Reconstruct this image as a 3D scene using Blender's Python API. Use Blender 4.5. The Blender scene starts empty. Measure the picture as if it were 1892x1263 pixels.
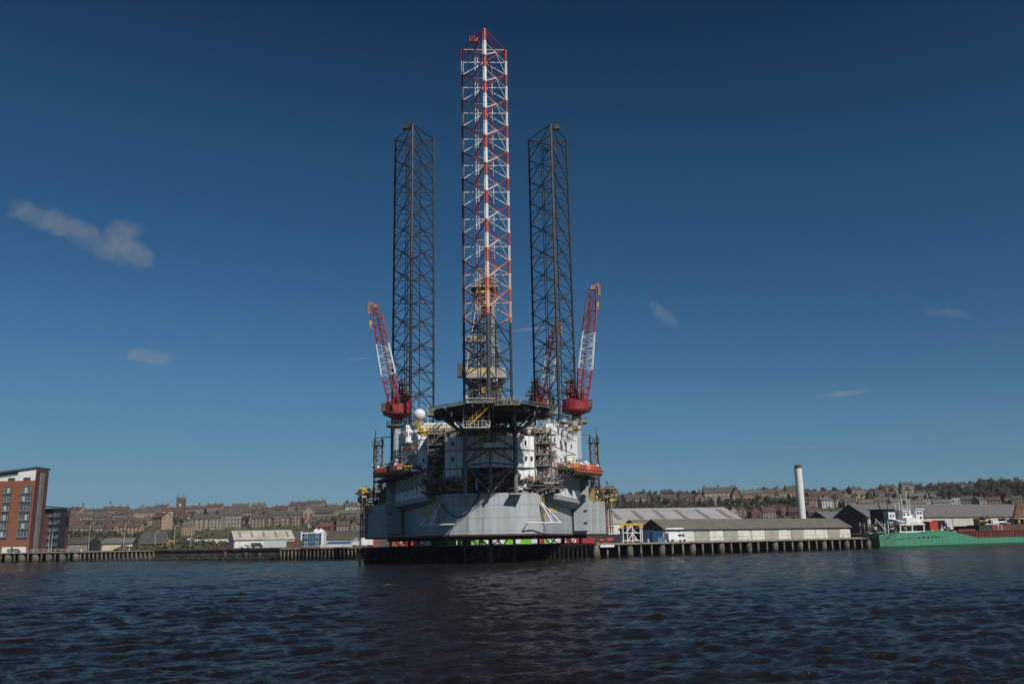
import bpy, math, random
import numpy as np
from mathutils import Vector, Matrix, Euler
random.seed(7)
rnd = random.uniform
C = bpy.context.scene.collection
scene = bpy.context.scene

# ---------------------------------------------------------------- camera
F, CX, CY = 1610.0, 946.0, 631.5
CAM_H = 4.6
PITCH, ROLL = math.radians(12.8), 0.0185
cam_rot = Matrix.Rotation(math.pi/2 + PITCH, 3, 'X') @ Matrix.Rotation(-ROLL, 3, 'Z')
cd = bpy.data.cameras.new('camera'); cam = bpy.data.objects.new('camera', cd); C.objects.link(cam)
cam.location = (0, 0, CAM_H); cam.rotation_euler = cam_rot.to_euler()
cd.sensor_width = 36; cd.lens = F/1892*36; cd.clip_start = 0.5; cd.clip_end = 30000
scene.camera = cam

# ---------------------------------------------------------------- world, sun, exposure
SUN_AZ, SUN_EL = math.radians(34), math.radians(41)     # sun behind the viewer, a little to the right
world = bpy.data.worlds.new('World'); scene.world = world; world.use_nodes = True
wn, wl = world.node_tree.nodes, world.node_tree.links
wn.clear()
sky = wn.new('ShaderNodeTexSky'); sky.sky_type = 'NISHITA'; sky.sun_disc = False
sky.sun_elevation = SUN_EL; sky.sun_rotation = math.pi - SUN_AZ
sky.altitude = 0; sky.air_density = 0.85; sky.dust_density = 0.25; sky.ozone_density = 3.0
# deep polarised spring sky: a gentle tone curve on the physical sky
pre = wn.new('ShaderNodeMixRGB'); pre.blend_type = 'MULTIPLY'; pre.inputs['Fac'].default_value = 1; pre.inputs['Color2'].default_value = (.06, .06, .06, 1)
crv = wn.new('ShaderNodeRGBCurve')
for ch, pts in enumerate([[(0, 0), (.045, .0055), (.051, .0095), (.065, .015), (.082, .022), (.114, .040), (.175, .076), (.266, .110), (.33, .135), (1, .20)],
                          [(0, 0), (.080, .028), (.091, .042), (.112, .065), (.144, .089), (.195, .133), (.283, .208), (.397, .260), (.45, .275), (1, .34)],
                          [(0, 0), (.156, .081), (.178, .109), (.212, .152), (.262, .205), (.332, .275), (.429, .36), (.497, .38), (1, .43)]]):
    c = crv.mapping.curves[ch]; c.points[0].location = pts[0]; c.points[1].location = pts[-1]
    for p in pts[1:-1]: c.points.new(*p)
crv.mapping.update()
hsv = wn.new('ShaderNodeMixRGB'); hsv.blend_type = 'MULTIPLY'; hsv.inputs['Fac'].default_value = 1; hsv.inputs['Color2'].default_value = (1/.06, 1/.06, 1/.06, 1)
bg = wn.new('ShaderNodeBackground'); bg.inputs['Strength'].default_value = 0.06
wo = wn.new('ShaderNodeOutputWorld')
wl.new(sky.outputs[0], pre.inputs['Color1']); wl.new(pre.outputs[0], crv.inputs['Color']); wl.new(crv.outputs[0], hsv.inputs['Color1'])

def ray(px, py):
    d = cam_rot @ Vector(((px-CX)/F, (CY-py)/F, -1)); return d.normalized()
# a few small far clouds in the sky, placed by compass direction
geo = wn.new('ShaderNodeTexCoord')
nz = wn.new('ShaderNodeTexNoise'); nz.inputs['Scale'].default_value = 27; nz.inputs['Distortion'].default_value = .35; nz.inputs['Detail'].default_value = 9; nz.inputs['Roughness'].default_value = 0.62
wl.new(geo.outputs['Generated'], nz.inputs['Vector'])
def wmath(op, a, b=None, c=None):
    n = wn.new('ShaderNodeMath'); n.operation = op
    for i, v in enumerate((a, b, c)):
        if v is None: continue
        if isinstance(v, (int, float)): n.inputs[i].default_value = v
        else: wl.new(v, n.inputs[i])
    return n.outputs[0]
cloud_sum = None
for (px, py, rx, ry, ang, dens) in [
    (105, 413, 62, 22, -0.33, .75), (165, 438, 62, 24, -0.5, 1.0), (208, 456, 54, 28, -0.35, .95), (235, 425, 30, 22, .2, .55), (60, 400, 36, 12, 0.1, .5),
    (278, 658, 36, 14, -0.1, 1.05), (205, 648, 10, 8, 0, .5), (1225, 580, 30, 15, -0.7, .6), (1180, 592, 24, 7, 0, .35),
    (1745, 578, 44, 13, -.12, .5), (1690, 580, 20, 6, 0, .35), (1555, 727, 50, 5, .12, .62), (665, 663, 28, 3, .12, .55),
    (985, 607, 60, 3, .12, .5), (1140, 592, 60, 4, 0, .25),
    (1195, 880, 24, 8, -.2, .6), (1268, 874, 20, 8, -.2, .58), (1140, 905, 16, 12, -.5, .45), (560, 895, 16, 6, -.2, .22)]:
    dens = dens*1.3 if dens < .8 else dens; d0 = ray(px, py)
    ex = (ray(px+1, py)-ray(px-1, py)).normalized(); ez = ex.cross(d0).normalized()
    if ez.z < 0: ez = -ez
    a = ex*math.cos(ang) + ez*math.sin(ang); b = -ex*math.sin(ang) + ez*math.cos(ang)
    def dot(vec):
        n = wn.new('ShaderNodeVectorMath'); n.operation = 'DOT_PRODUCT'
        wl.new(geo.outputs['Generated'], n.inputs[0]); n.inputs[1].default_value = vec; return n.outputs['Value']
    u = wmath('MULTIPLY', dot(a), F/(rx*1.35))
    v = wmath('MULTIPLY', dot(b), F/(ry*1.35))
    r2 = wmath('ADD', wmath('MULTIPLY', u, u), wmath('MULTIPLY', v, v))
    front = wmath('GREATER_THAN', dot(d0), 0.5)
    m = wmath('MULTIPLY', wmath('MULTIPLY', wmath('MAXIMUM', wmath('SUBTRACT', 1.35, r2), 0.0), dens), front)
    cloud_sum = m if cloud_sum is None else wmath('MAXIMUM', cloud_sum, m)
cm = wmath('MULTIPLY', wmath('MAXIMUM', wmath('SUBTRACT', wmath('ADD', wmath('MULTIPLY', nz.outputs['Fac'], 1.3), wmath('MULTIPLY', cloud_sum, .62)), 1.04), 0.0), 1.05)
cm = wmath('MINIMUM', cm, 0.5)
mixc = wn.new('ShaderNodeMixRGB'); wl.new(cm, mixc.inputs['Fac']); wl.new(hsv.outputs[0], mixc.inputs['Color1'])
CLOUD_RGB = (4.0, 4.3, 4.7, 1); mixc.inputs['Color2'].default_value = CLOUD_RGB
wl.new(mixc.outputs[0], bg.inputs['Color']); wl.new(bg.outputs[0], wo.inputs['Surface'])

sd = bpy.data.lights.new('sun', 'SUN'); sd.energy = 4.3; sd.angle = math.radians(0.53); sd.color = (1, .955, .88)
sun = bpy.data.objects.new('sun', sd); C.objects.link(sun)
sdir = Vector((math.sin(SUN_AZ)*math.cos(SUN_EL), -math.cos(SUN_AZ)*math.cos(SUN_EL), math.sin(SUN_EL)))
sun.rotation_euler = sdir.to_track_quat('Z', 'Y').to_euler(); sun.location = (60, -100, 160)
scene.view_settings.view_transform = 'Standard'; scene.view_settings.look = 'None'
scene.view_settings.exposure = 0; scene.view_settings.gamma = 1
scene.render.engine = 'CYCLES'

# ---------------------------------------------------------------- layout helpers
def at(px, py, Y):                         # photo direction at a real distance Y -> world point
    d = cam_rot @ Vector(((px-CX)/F, (CY-py)/F, -1)); t = Y/d.y
    return Vector((d.x*t, Y, CAM_H + d.z*t))
def X(px, Y, z=4.0):                       # x of a thing standing at distance Y
    lo, hi = -3000.0, 3000.0
    Rt = cam_rot.transposed()
    for _ in range(60):
        m = (lo+hi)/2; c = Rt @ Vector((m, Y, z-CAM_H))
        if CX + F*c.x/-c.z < px: lo = m
        else: hi = m
    return lo

# ---------------------------------------------------------------- materials
MATS = {}
def M(name, c, c2=None, rough=.6, metal=0, scale=.5, bump=0, streak=0, detail=6, thr=(.35, .65), sep='Object'):
    if name in MATS: return MATS[name]
    m = bpy.data.materials.new(name); m.use_nodes = True; n, l = m.node_tree.nodes, m.node_tree.links
    b = n['Principled BSDF']; b.inputs['Roughness'].default_value = rough; b.inputs['Metallic'].default_value = metal
    c2 = c2 or tuple(x*.72 for x in c)
    tc = n.new('ShaderNodeTexCoord'); no = n.new('ShaderNodeTexNoise'); no.inputs['Scale'].default_value = scale; no.inputs['Detail'].default_value = detail
    mp = n.new('ShaderNodeMapping'); l.new(tc.outputs[sep], mp.inputs['Vector']); l.new(mp.outputs[0], no.inputs['Vector'])
    if streak: mp.inputs['Scale'].default_value = (1, 1, streak)
    r = n.new('ShaderNodeMapRange'); r.inputs['From Min'].default_value = thr[0]; r.inputs['From Max'].default_value = thr[1]
    l.new(no.outputs['Fac'], r.inputs['Value'])
    mx = n.new('ShaderNodeMixRGB'); mx.inputs['Color1'].default_value = (*c, 1); mx.inputs['Color2'].default_value = (*c2, 1)
    l.new(r.outputs[0], mx.inputs['Fac']); l.new(mx.outputs[0], b.inputs['Base Color'])
    if bump:
        bp = n.new('ShaderNodeBump'); bp.inputs['Strength'].default_value = bump; bp.inputs['Distance'].default_value = .1
        l.new(no.outputs['Fac'], bp.inputs['Height']); l.new(bp.outputs[0], b.inputs['Normal'])
    MATS[name] = m; return m

def ribbed(name, c, c2, axis='X', pitch=1.2, depth=.35, rough=.55, stain=(.25, .2, .15), sep='Object', stain_amt=.35, streaks=0):
    """painted corrugated / panelled metal: rib shading by bump, joint lines, rain stains"""
    m = bpy.data.materials.new(name); m.use_nodes = True; n, l = m.node_tree.nodes, m.node_tree.links
    b = n['Principled BSDF']; b.inputs['Roughness'].default_value = rough
    tc = n.new('ShaderNodeTexCoord'); mp = n.new('ShaderNodeMapping'); l.new(tc.outputs[sep], mp.inputs['Vector'])
    w = n.new('ShaderNodeTexWave'); w.wave_type = 'BANDS'; w.bands_direction = axis; w.inputs['Scale'].default_value = 1/pitch*.314*1.0
    w.inputs['Distortion'].default_value = 0
    l.new(mp.outputs[0], w.inputs['Vector'])
    no = n.new('ShaderNodeTexNoise'); no.inputs['Scale'].default_value = .35; no.inputs['Detail'].default_value = 8
    mp2 = n.new('ShaderNodeMapping'); mp2.inputs['Scale'].default_value = (1.6, 1.6, .25)
    l.new(tc.outputs[sep], mp2.inputs['Vector']); l.new(mp2.outputs[0], no.inputs['Vector'])
    r = n.new('ShaderNodeMapRange'); r.inputs['From Min'].default_value = .45; r.inputs['From Max'].default_value = .75; r.inputs['To Max'].default_value = stain_amt
    l.new(no.outputs['Fac'], r.inputs['Value'])
    mx = n.new('ShaderNodeMixRGB'); mx.inputs['Color1'].default_value = (*c, 1); mx.inputs['Color2'].default_value = (*c2, 1)
    rr = n.new('ShaderNodeMapRange'); rr.inputs['From Min'].default_value = .8; rr.inputs['From Max'].default_value = .97
    l.new(w.outputs['Fac'], rr.inputs['Value']); l.new(rr.outputs[0], mx.inputs['Fac'])
    m2 = n.new('ShaderNodeMixRGB'); m2.inputs['Color2'].default_value = (*stain, 1)
    l.new(r.outputs[0], m2.inputs['Fac']); l.new(mx.outputs[0], m2.inputs['Color1']); l.new(m2.outputs[0], b.inputs['Base Color'])
    if streaks:      # rust runs below welds and fittings, and horizontal plate seams
        n5 = n.new('ShaderNodeTexNoise'); n5.inputs['Scale'].default_value = 1.6; n5.inputs['Detail'].default_value = 5; mp5 = n.new('ShaderNodeMapping'); mp5.inputs['Scale'].default_value = (1, 1, .07)
        l.new(tc.outputs[sep], mp5.inputs['Vector']); l.new(mp5.outputs[0], n5.inputs['Vector'])
        r5 = n.new('ShaderNodeMapRange'); r5.inputs['From Min'].default_value = .56; r5.inputs['From Max'].default_value = .74; r5.inputs['To Max'].default_value = streaks; l.new(n5.outputs['Fac'], r5.inputs['Value'])
        m5 = n.new('ShaderNodeMixRGB'); m5.inputs['Color2'].default_value = (.17, .12, .085, 1); l.new(r5.outputs[0], m5.inputs['Fac']); l.new(m2.outputs[0], m5.inputs['Color1'])
        w5 = n.new('ShaderNodeTexWave'); w5.bands_direction = 'Z'; w5.inputs['Scale'].default_value = .12; w5.inputs['Distortion'].default_value = 0; l.new(tc.outputs[sep], w5.inputs['Vector'])
        r6 = n.new('ShaderNodeMapRange'); r6.inputs['From Min'].default_value = .985; r6.inputs['From Max'].default_value = 1; r6.inputs['To Max'].default_value = .5; l.new(w5.outputs['Fac'], r6.inputs['Value'])
        m6 = n.new('ShaderNodeMixRGB'); m6.inputs['Color2'].default_value = (.13, .14, .14, 1); l.new(r6.outputs[0], m6.inputs['Fac']); l.new(m5.outputs[0], m6.inputs['Color1']); l.new(m6.outputs[0], b.inputs['Base Color'])
    bp = n.new('ShaderNodeBump'); bp.inputs['Strength'].default_value = depth; bp.inputs['Distance'].default_value = .08
    l.new(w.outputs['Fac'], bp.inputs['Height']); l.new(bp.outputs[0], b.inputs['Normal'])
    MATS[name] = m; return m

def tide(m, z0=1.1, col=(.018, .020, .014)):
    """dark weed and wet staining below the high-water mark"""
    n, l = m.node_tree.nodes, m.node_tree.links; b = n['Principled BSDF']; src = b.inputs['Base Color'].links[0].from_socket
    g = n.new('ShaderNodeNewGeometry'); s = n.new('ShaderNodeSeparateXYZ'); l.new(g.outputs['Position'], s.inputs[0])
    no = n.new('ShaderNodeTexNoise'); no.inputs['Scale'].default_value = .9; no.inputs['Detail'].default_value = 6; l.new(g.outputs['Position'], no.inputs['Vector'])
    a = n.new('ShaderNodeMath'); a.operation = 'MULTIPLY_ADD'; l.new(no.outputs['Fac'], a.inputs[0]); a.inputs[1].default_value = -2.2; l.new(s.outputs[2], a.inputs[2])
    r = n.new('ShaderNodeMapRange'); r.inputs['From Min'].default_value = z0-1.5; r.inputs['From Max'].default_value = z0-.2; r.inputs['To Min'].default_value = 1; r.inputs['To Max'].default_value = 0; l.new(a.outputs[0], r.inputs['Value'])
    x = n.new('ShaderNodeMixRGB'); l.new(r.outputs[0], x.inputs[0]); l.new(src, x.inputs[1]); x.inputs[2].default_value = (*col, 1); l.new(x.outputs[0], b.inputs['Base Color'])
# ---------------------------------------------------------------- mesh builder
class MB:
    def __init__(s): s.v = []; s.f = []; s.m = []; s.mi = 0
    def add(s, vs, fs):
        o = len(s.v); s.v += [tuple(p) for p in vs]; s.f += [tuple(i+o for i in f) for f in fs]; s.m += [s.mi]*len(fs); return s
    def box(s, c, d, rz=0, rx=0):
        hx, hy, hz = d[0]/2, d[1]/2, d[2]/2
        R = Matrix.Rotation(rz, 3, 'Z') @ Matrix.Rotation(rx, 3, 'X')
        vs = [Vector(c) + R @ Vector((x, y, z)) for z in (-hz, hz) for y in (-hy, hy) for x in (-hx, hx)]
        return s.add(vs, [(0,2,3,1), (4,5,7,6), (0,1,5,4), (2,6,7,3), (0,4,6,2), (1,3,7,5)])
    def b2(s, x0, x1, y0, y1, z0, z1): return s.box(((x0+x1)/2, (y0+y1)/2, (z0+z1)/2), (abs(x1-x0), abs(y1-y0), abs(z1-z0)))
    def beam(s, p, q, r, n=5, r2=None, cap=True):
        p, q = Vector(p), Vector(q); d = q-p
        if d.length < 1e-6: return s
        d.normalize(); a = d.cross(Vector((0, 0, 1)) if abs(d.z) < .95 else Vector((1, 0, 0))).normalized(); b = d.cross(a)
        r2 = r if r2 is None else r2
        vs = [p + (a*math.cos(t)+b*math.sin(t))*r for t in [2*math.pi*i/n for i in range(n)]] + \
             [q + (a*math.cos(t)+b*math.sin(t))*r2 for t in [2*math.pi*i/n for i in range(n)]]
        fs = [(i, i+n, (i+1) % n+n, (i+1) % n) for i in range(n)]
        if cap: fs += [tuple(range(n)), tuple(range(2*n-1, n-1, -1))]
        return s.add(vs, fs)
    def path(s, pts, r, n=5):
        for a, b in zip(pts, pts[1:]): s.beam(a, b, r, n)
        return s
    def prism(s, poly, z0, z1):
        """poly ccw list of (x,y); z0/z1 number or list"""
        n = len(poly); z0 = [z0]*n if isinstance(z0, (int, float)) else z0; z1 = [z1]*n if isinstance(z1, (int, float)) else z1
        vs = [(x, y, z) for (x, y), z in zip(poly, z0)] + [(x, y, z) for (x, y), z in zip(poly, z1)]
        fs = [(i, (i+1) % n, (i+1) % n+n, i+n) for i in range(n)] + [tuple(range(n-1, -1, -1)), tuple(range(n, 2*n))]
        return s.add(vs, fs)
    def loft(s, rings, closed=True, cap=True):
        n = len(rings[0]); vs = [p for r in rings for p in r]; fs = []
        for k in range(len(rings)-1):
            for i in range(n if closed else n-1):
                j = (i+1) % n; fs.append((k*n+i, k*n+j, (k+1)*n+j, (k+1)*n+i))
        if cap: fs += [tuple(range(n-1, -1, -1)), tuple(range((len(rings)-1)*n, len(rings)*n))]
        return s.add(vs, fs)
    def sphere(s, c, r, nu=16, nv=10, sz=1):
        rings = []
        for k in range(nv+1):
            t = math.pi*k/nv; rr = max(r*math.sin(t), .001)
            rings.append([(c[0]+rr*math.cos(2*math.pi*i/nu), c[1]+rr*math.sin(2*math.pi*i/nu), c[2]-r*sz*math.cos(t)) for i in range(nu)])
        return s.loft(rings)
    def rail(s, pts, h=1.1, r=.05, step=2.5):
        for a, b in zip(pts, pts[1:]):
            a, b = Vector(a), Vector(b); L = (b-a).length; k = max(1, int(L/step)); up = Vector((0, 0, h))
            s.beam(a+up, b+up, r, 3); s.beam(a+up*.5, b+up*.5, r*.8, 3)
            for i in range(k+1):
                p = a.lerp(b, i/k); s.beam(p, p+up, r, 3)
        return s
    def stair(s, p, q, w=1.0):
        p, q = Vector(p), Vector(q); d = (q-p); n = max(2, int(d.length/1.0)); side = Vector((-d.y, d.x, 0))
        side = side.normalized()*w/2 if side.length > 1e-5 else Vector((w/2, 0, 0))
        for sg in (-1, 1):
            s.beam(p+side*sg, q+side*sg, .12, 4); s.beam(p+side*sg+Vector((0, 0, 1.1)), q+side*sg+Vector((0, 0, 1.1)), .06, 3)
        for i in range(n+1):
            c = p.lerp(q, i/n); s.beam(c-side, c+side, .09, 4)
            for sg in (-1, 1): s.beam(c+side*sg, c+side*sg+Vector((0, 0, 1.1)), .045, 3)
        return s
    def build(s, name, mats, parent=None, loc=None, smooth=False):
        me = bpy.data.meshes.new(name)
        if not isinstance(mats, (list, tuple)): mats = [mats]
        off = Vector(loc) if loc is not None else Vector((0, 0, 0))
        if parent is not None and loc is None: off = parent.get('_o') and Vector(parent['_o']) or Vector((0, 0, 0))
        me.from_pydata([(x-off.x, y-off.y, z-off.z) for x, y, z in s.v], [], s.f)
        for m in mats: me.materials.append(m)
        if len(mats) > 1: me.polygons.foreach_set('material_index', s.m)
        if smooth: me.polygons.foreach_set('use_smooth', [True]*len(s.f))
        me.update()
        o = bpy.data.objects.new(name, me); C.objects.link(o)
        if parent is not None: o.parent = parent
        elif loc is not None: o.location = loc
        if parent is not None: o['_o'] = tuple(off)
        return o

def thing(name, label, cat, loc=(0, 0, 0), rz=0, group=None, local=False):
    """Empty at a thing's base. local=True: parts are written in the thing's own axes, else in world axes"""
    o = bpy.data.objects.new(name, None); C.objects.link(o); o.location = loc; o.rotation_euler = (0, 0, rz)
    o.empty_display_size = .5
    o['label'] = label; o['category'] = cat
    if group: o['group'] = group
    if not local: o['_o'] = tuple(loc)
    return o
def tag(o, label, cat, group=None, kind=None):
    if label: o['label'] = label
    if cat: o['category'] = cat
    if group: o['group'] = group
    if kind: o['kind'] = kind
    return o
def structure(o): o['kind'] = 'structure'; return o
def copy_thing(src, loc, rz, label, scale=None, group=None):
    r = src.copy(); C.objects.link(r); r.location = loc; r.rotation_euler = (0, 0, rz); r['label'] = label
    if scale: r.scale = scale
    if group: r['group'] = group
    for ch in src.children:
        c = ch.copy(); C.objects.link(c); c.parent = r
        for g in ch.children:
            d = g.copy(); C.objects.link(d); d.parent = c
    return r
def text_part(name, txt, size, mat, parent, loc, rot, extrude=.03, sx=1.0):
    cu = bpy.data.curves.new(name, 'FONT'); cu.body = txt; cu.size = size; cu.extrude = extrude; cu.align_x = 'CENTER'; cu.align_y = 'CENTER'; cu.offset = size*.02
    tmp = bpy.data.objects.new('tmp', cu); C.objects.link(tmp)
    dg = bpy.context.evaluated_depsgraph_get(); me = bpy.data.meshes.new_from_object(tmp.evaluated_get(dg))
    bpy.data.objects.remove(tmp); bpy.data.curves.remove(cu)
    me.name = name; me.materials.clear(); me.materials.append(mat)
    o = bpy.data.objects.new(name, me); C.objects.link(o); o.parent = parent; o.location = loc; o.rotation_euler = rot; o.scale = (sx, 1, 1)
    return o
ORD = ['leftmost','second','third','fourth','fifth','sixth','seventh','eighth','ninth','tenth','eleventh','twelfth','thirteenth','fourteenth','fifteenth','sixteenth','seventeenth','eighteenth','nineteenth','twentieth']
TENS = {20:'twenty',30:'thirty',40:'forty',50:'fifty'}
def nth(i):
    if i == 0: return 'leftmost'
    if i < 20: return ORD[i]+' from left'
    t, u = divmod(i+1, 10); 
    return (TENS[t*10][:-1]+'ieth' if u == 0 else TENS[t*10]+'-'+(['first']+ORD[1:])[u-1])+' from left'
# ================================================================ THE RIG
YAW = math.radians(2.6)
RX, RY = X(903.5, 190.4, 30)-.3, 197.5
rig = thing('jackup_rig', 'huge grey and white offshore jack-up rig with three tall lattice legs standing over the quay', 'oil rig', (RX, RY, 0), YAW, local=True)
def RL(px, py, Y):                       # photo direction + distance -> rig axes
    p = at(px, py, Y); d = Matrix.Rotation(-YAW, 3, 'Z') @ Vector((p.x-RX, p.y-RY, 0)); return Vector((d.x, d.y, p.z))

m_hull = ribbed('hull_grey', (.37, .405, .41), (.33, .36, .37), 'X', 3.2, .03, .5, (.20, .19, .17), stain_amt=.55, streaks=.6)
m_hull2 = M('hull_grey_plain', (.33, .365, .375), (.26, .29, .30), .55, scale=.25, streak=.3, bump=.1)
m_keel = M('keel_dark', (.05, .035, .035), (.09, .03, .03), .7)
m_white = ribbed('cladding_white', (.78, .78, .76), (.52, .52, .52), 'X', 1.3, .5, .5, (.42, .33, .24), stain_amt=.22)
m_whitey = ribbed('cladding_white_side', (.86, .86, .84), (.74, .74, .73), 'Y', 1.3, .2, .5, (.5, .42, .33), stain_amt=.12)
m_gwhite = M('paint_offwhite', (.62, .62, .60), (.48, .44, .38), .55, scale=.6)
m_dark = M('steel_dark', (.045, .048, .052), (.085, .06, .045), .6, scale=.8)
m_leg = M('leg_steel', (.020, .021, .024), (.048, .032, .024), .5, scale=.25, streak=.3)
m_mid = M('steel_grey', (.17, .18, .19), (.13, .11, .09), .55, scale=.7)
m_lgrey = M('steel_pale', (.42, .43, .43), (.3, .28, .25), .55, scale=.7)
m_tan = M('galvanised_tan', (.38, .34, .27), (.24, .18, .12), .6, scale=.9)
m_yel = M('safety_yellow', (.62, .42, .04), (.38, .24, .03), .55, scale=.9)
m_red = M('crane_red', (.34, .018, .028), (.2, .016, .022), .45, scale=.5)
m_pink = M('boom_red', (.42, .035, .06), (.3, .03, .06), .5, scale=.5)
m_wht = M('paint_white', (.75, .75, .76), (.6, .6, .6), .5, scale=.6)
m_org = M('lifeboat_orange', (.60, .15, .07), (.42, .09, .045), .38, scale=.5)
m_blk = M('window_dark', (.012, .014, .018), (.02, .022, .026), .15, scale=1)
m_blue = M('tank_blue', (.03, .13, .28), (.02, .08, .18), .5, scale=.5)
m_rust = M('rust_brown', (.16, .07, .04), (.09, .045, .03), .8, scale=.8)
m_deck = M('deck_green', (.08, .12, .10), (.05, .07, .06), .7, scale=.5)
m_net = M('net_grey', (.16, .19, .17), (.09, .11, .1), .8, scale=.5)
CL = [m_dark, m_mid, m_mid, m_lgrey, m_tan, m_yel, m_rust, m_gwhite]

def clutter(mb, u0, u1, v0, v1, z0, z1, n, big=1.6, w=(4, 3, 3, 2, 2, 1.3, 1, .5)):
    """a packed mass of machinery: tanks, pipes, beams, boxes, rails"""
    for _ in range(n):
        mb.mi = random.choices(range(8), w)[0]
        u, v, z = rnd(u0, u1), rnd(v0, v1), rnd(z0, z1); k = random.random()
        if k < .3: mb.box((u, v, z), (rnd(.3, big), rnd(.3, big), rnd(.2, big)))
        elif k < .5: mb.beam((u, v, z), (min(u+rnd(.8, 4), u1+1), v, z), rnd(.08, .22), 5)
        elif k < .65: mb.beam((u, v, z), (u, v, min(z+rnd(.8, 3.5), z1+1)), rnd(.08, .22), 5)
        elif k < .75: mb.beam((u, v, z), (u, min(v+rnd(1, 4), v1+1), z), rnd(.08, .2), 5)
        elif k < .85: mb.beam((u, v, z), (u+rnd(-2, 2), v+rnd(-1, 1), z+rnd(-2, 2)), .09, 4)
        elif k < .93: mb.beam((u-.4, v, z), (u+rnd(.3, 1), v, z), rnd(.3, .6), 8)
        else:
            a = (u, v, z); mb.rail([a, (min(u+3, u1+1), v, z)], 1.0, .05, 1.2)
    mb.mi = 0

# ---- legs
BAY, ZTOP = 7.05, 126.75
m_band = bpy.data.materials.new('leg_red_white'); m_band.use_nodes = True
_n, _l = m_band.node_tree.nodes, m_band.node_tree.links
_b = _n['Principled BSDF']; _b.inputs['Roughness'].default_value = .5
_g = _n.new('ShaderNodeNewGeometry'); _s = _n.new('ShaderNodeSeparateXYZ'); _l.new(_g.outputs['Position'], _s.inputs[0])
def _m(op, a, b):
    q = _n.new('ShaderNodeMath'); q.operation = op
    for i, v in enumerate((a, b)):
        if isinstance(v, (int, float)): q.inputs[i].default_value = v
        else: _l.new(v, q.inputs[i])
    return q.outputs[0]
_fr = _m('FRACT', _m('DIVIDE', _m('SUBTRACT', ZTOP+BAY*10, _s.outputs[2]), BAY), 0)
_wh = _m('GREATER_THAN', _fr, .47)
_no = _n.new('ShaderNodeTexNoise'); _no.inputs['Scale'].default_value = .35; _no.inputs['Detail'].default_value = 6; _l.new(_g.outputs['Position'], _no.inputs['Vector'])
_c1 = _n.new('ShaderNodeMixRGB'); _c1.inputs[1].default_value = (.34, .03, .03, 1); _c1.inputs[2].default_value = (.62, .61, .60, 1); _l.new(_wh, _c1.inputs[0])
# the lowest painted bays turn a patchy orange towards the bottom
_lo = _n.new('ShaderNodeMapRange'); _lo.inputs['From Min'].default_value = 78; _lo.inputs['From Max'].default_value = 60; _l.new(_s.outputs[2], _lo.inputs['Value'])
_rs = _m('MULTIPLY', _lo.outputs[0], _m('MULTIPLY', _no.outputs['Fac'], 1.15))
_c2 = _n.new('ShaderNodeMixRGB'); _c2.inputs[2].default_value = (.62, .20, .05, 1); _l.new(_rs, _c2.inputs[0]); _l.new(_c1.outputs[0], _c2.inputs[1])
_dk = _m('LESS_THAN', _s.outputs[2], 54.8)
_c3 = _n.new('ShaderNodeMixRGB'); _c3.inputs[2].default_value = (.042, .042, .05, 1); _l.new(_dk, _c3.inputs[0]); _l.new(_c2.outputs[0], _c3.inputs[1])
_l.new(_c3.outputs[0], _b.inputs['Base Color'])

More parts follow.
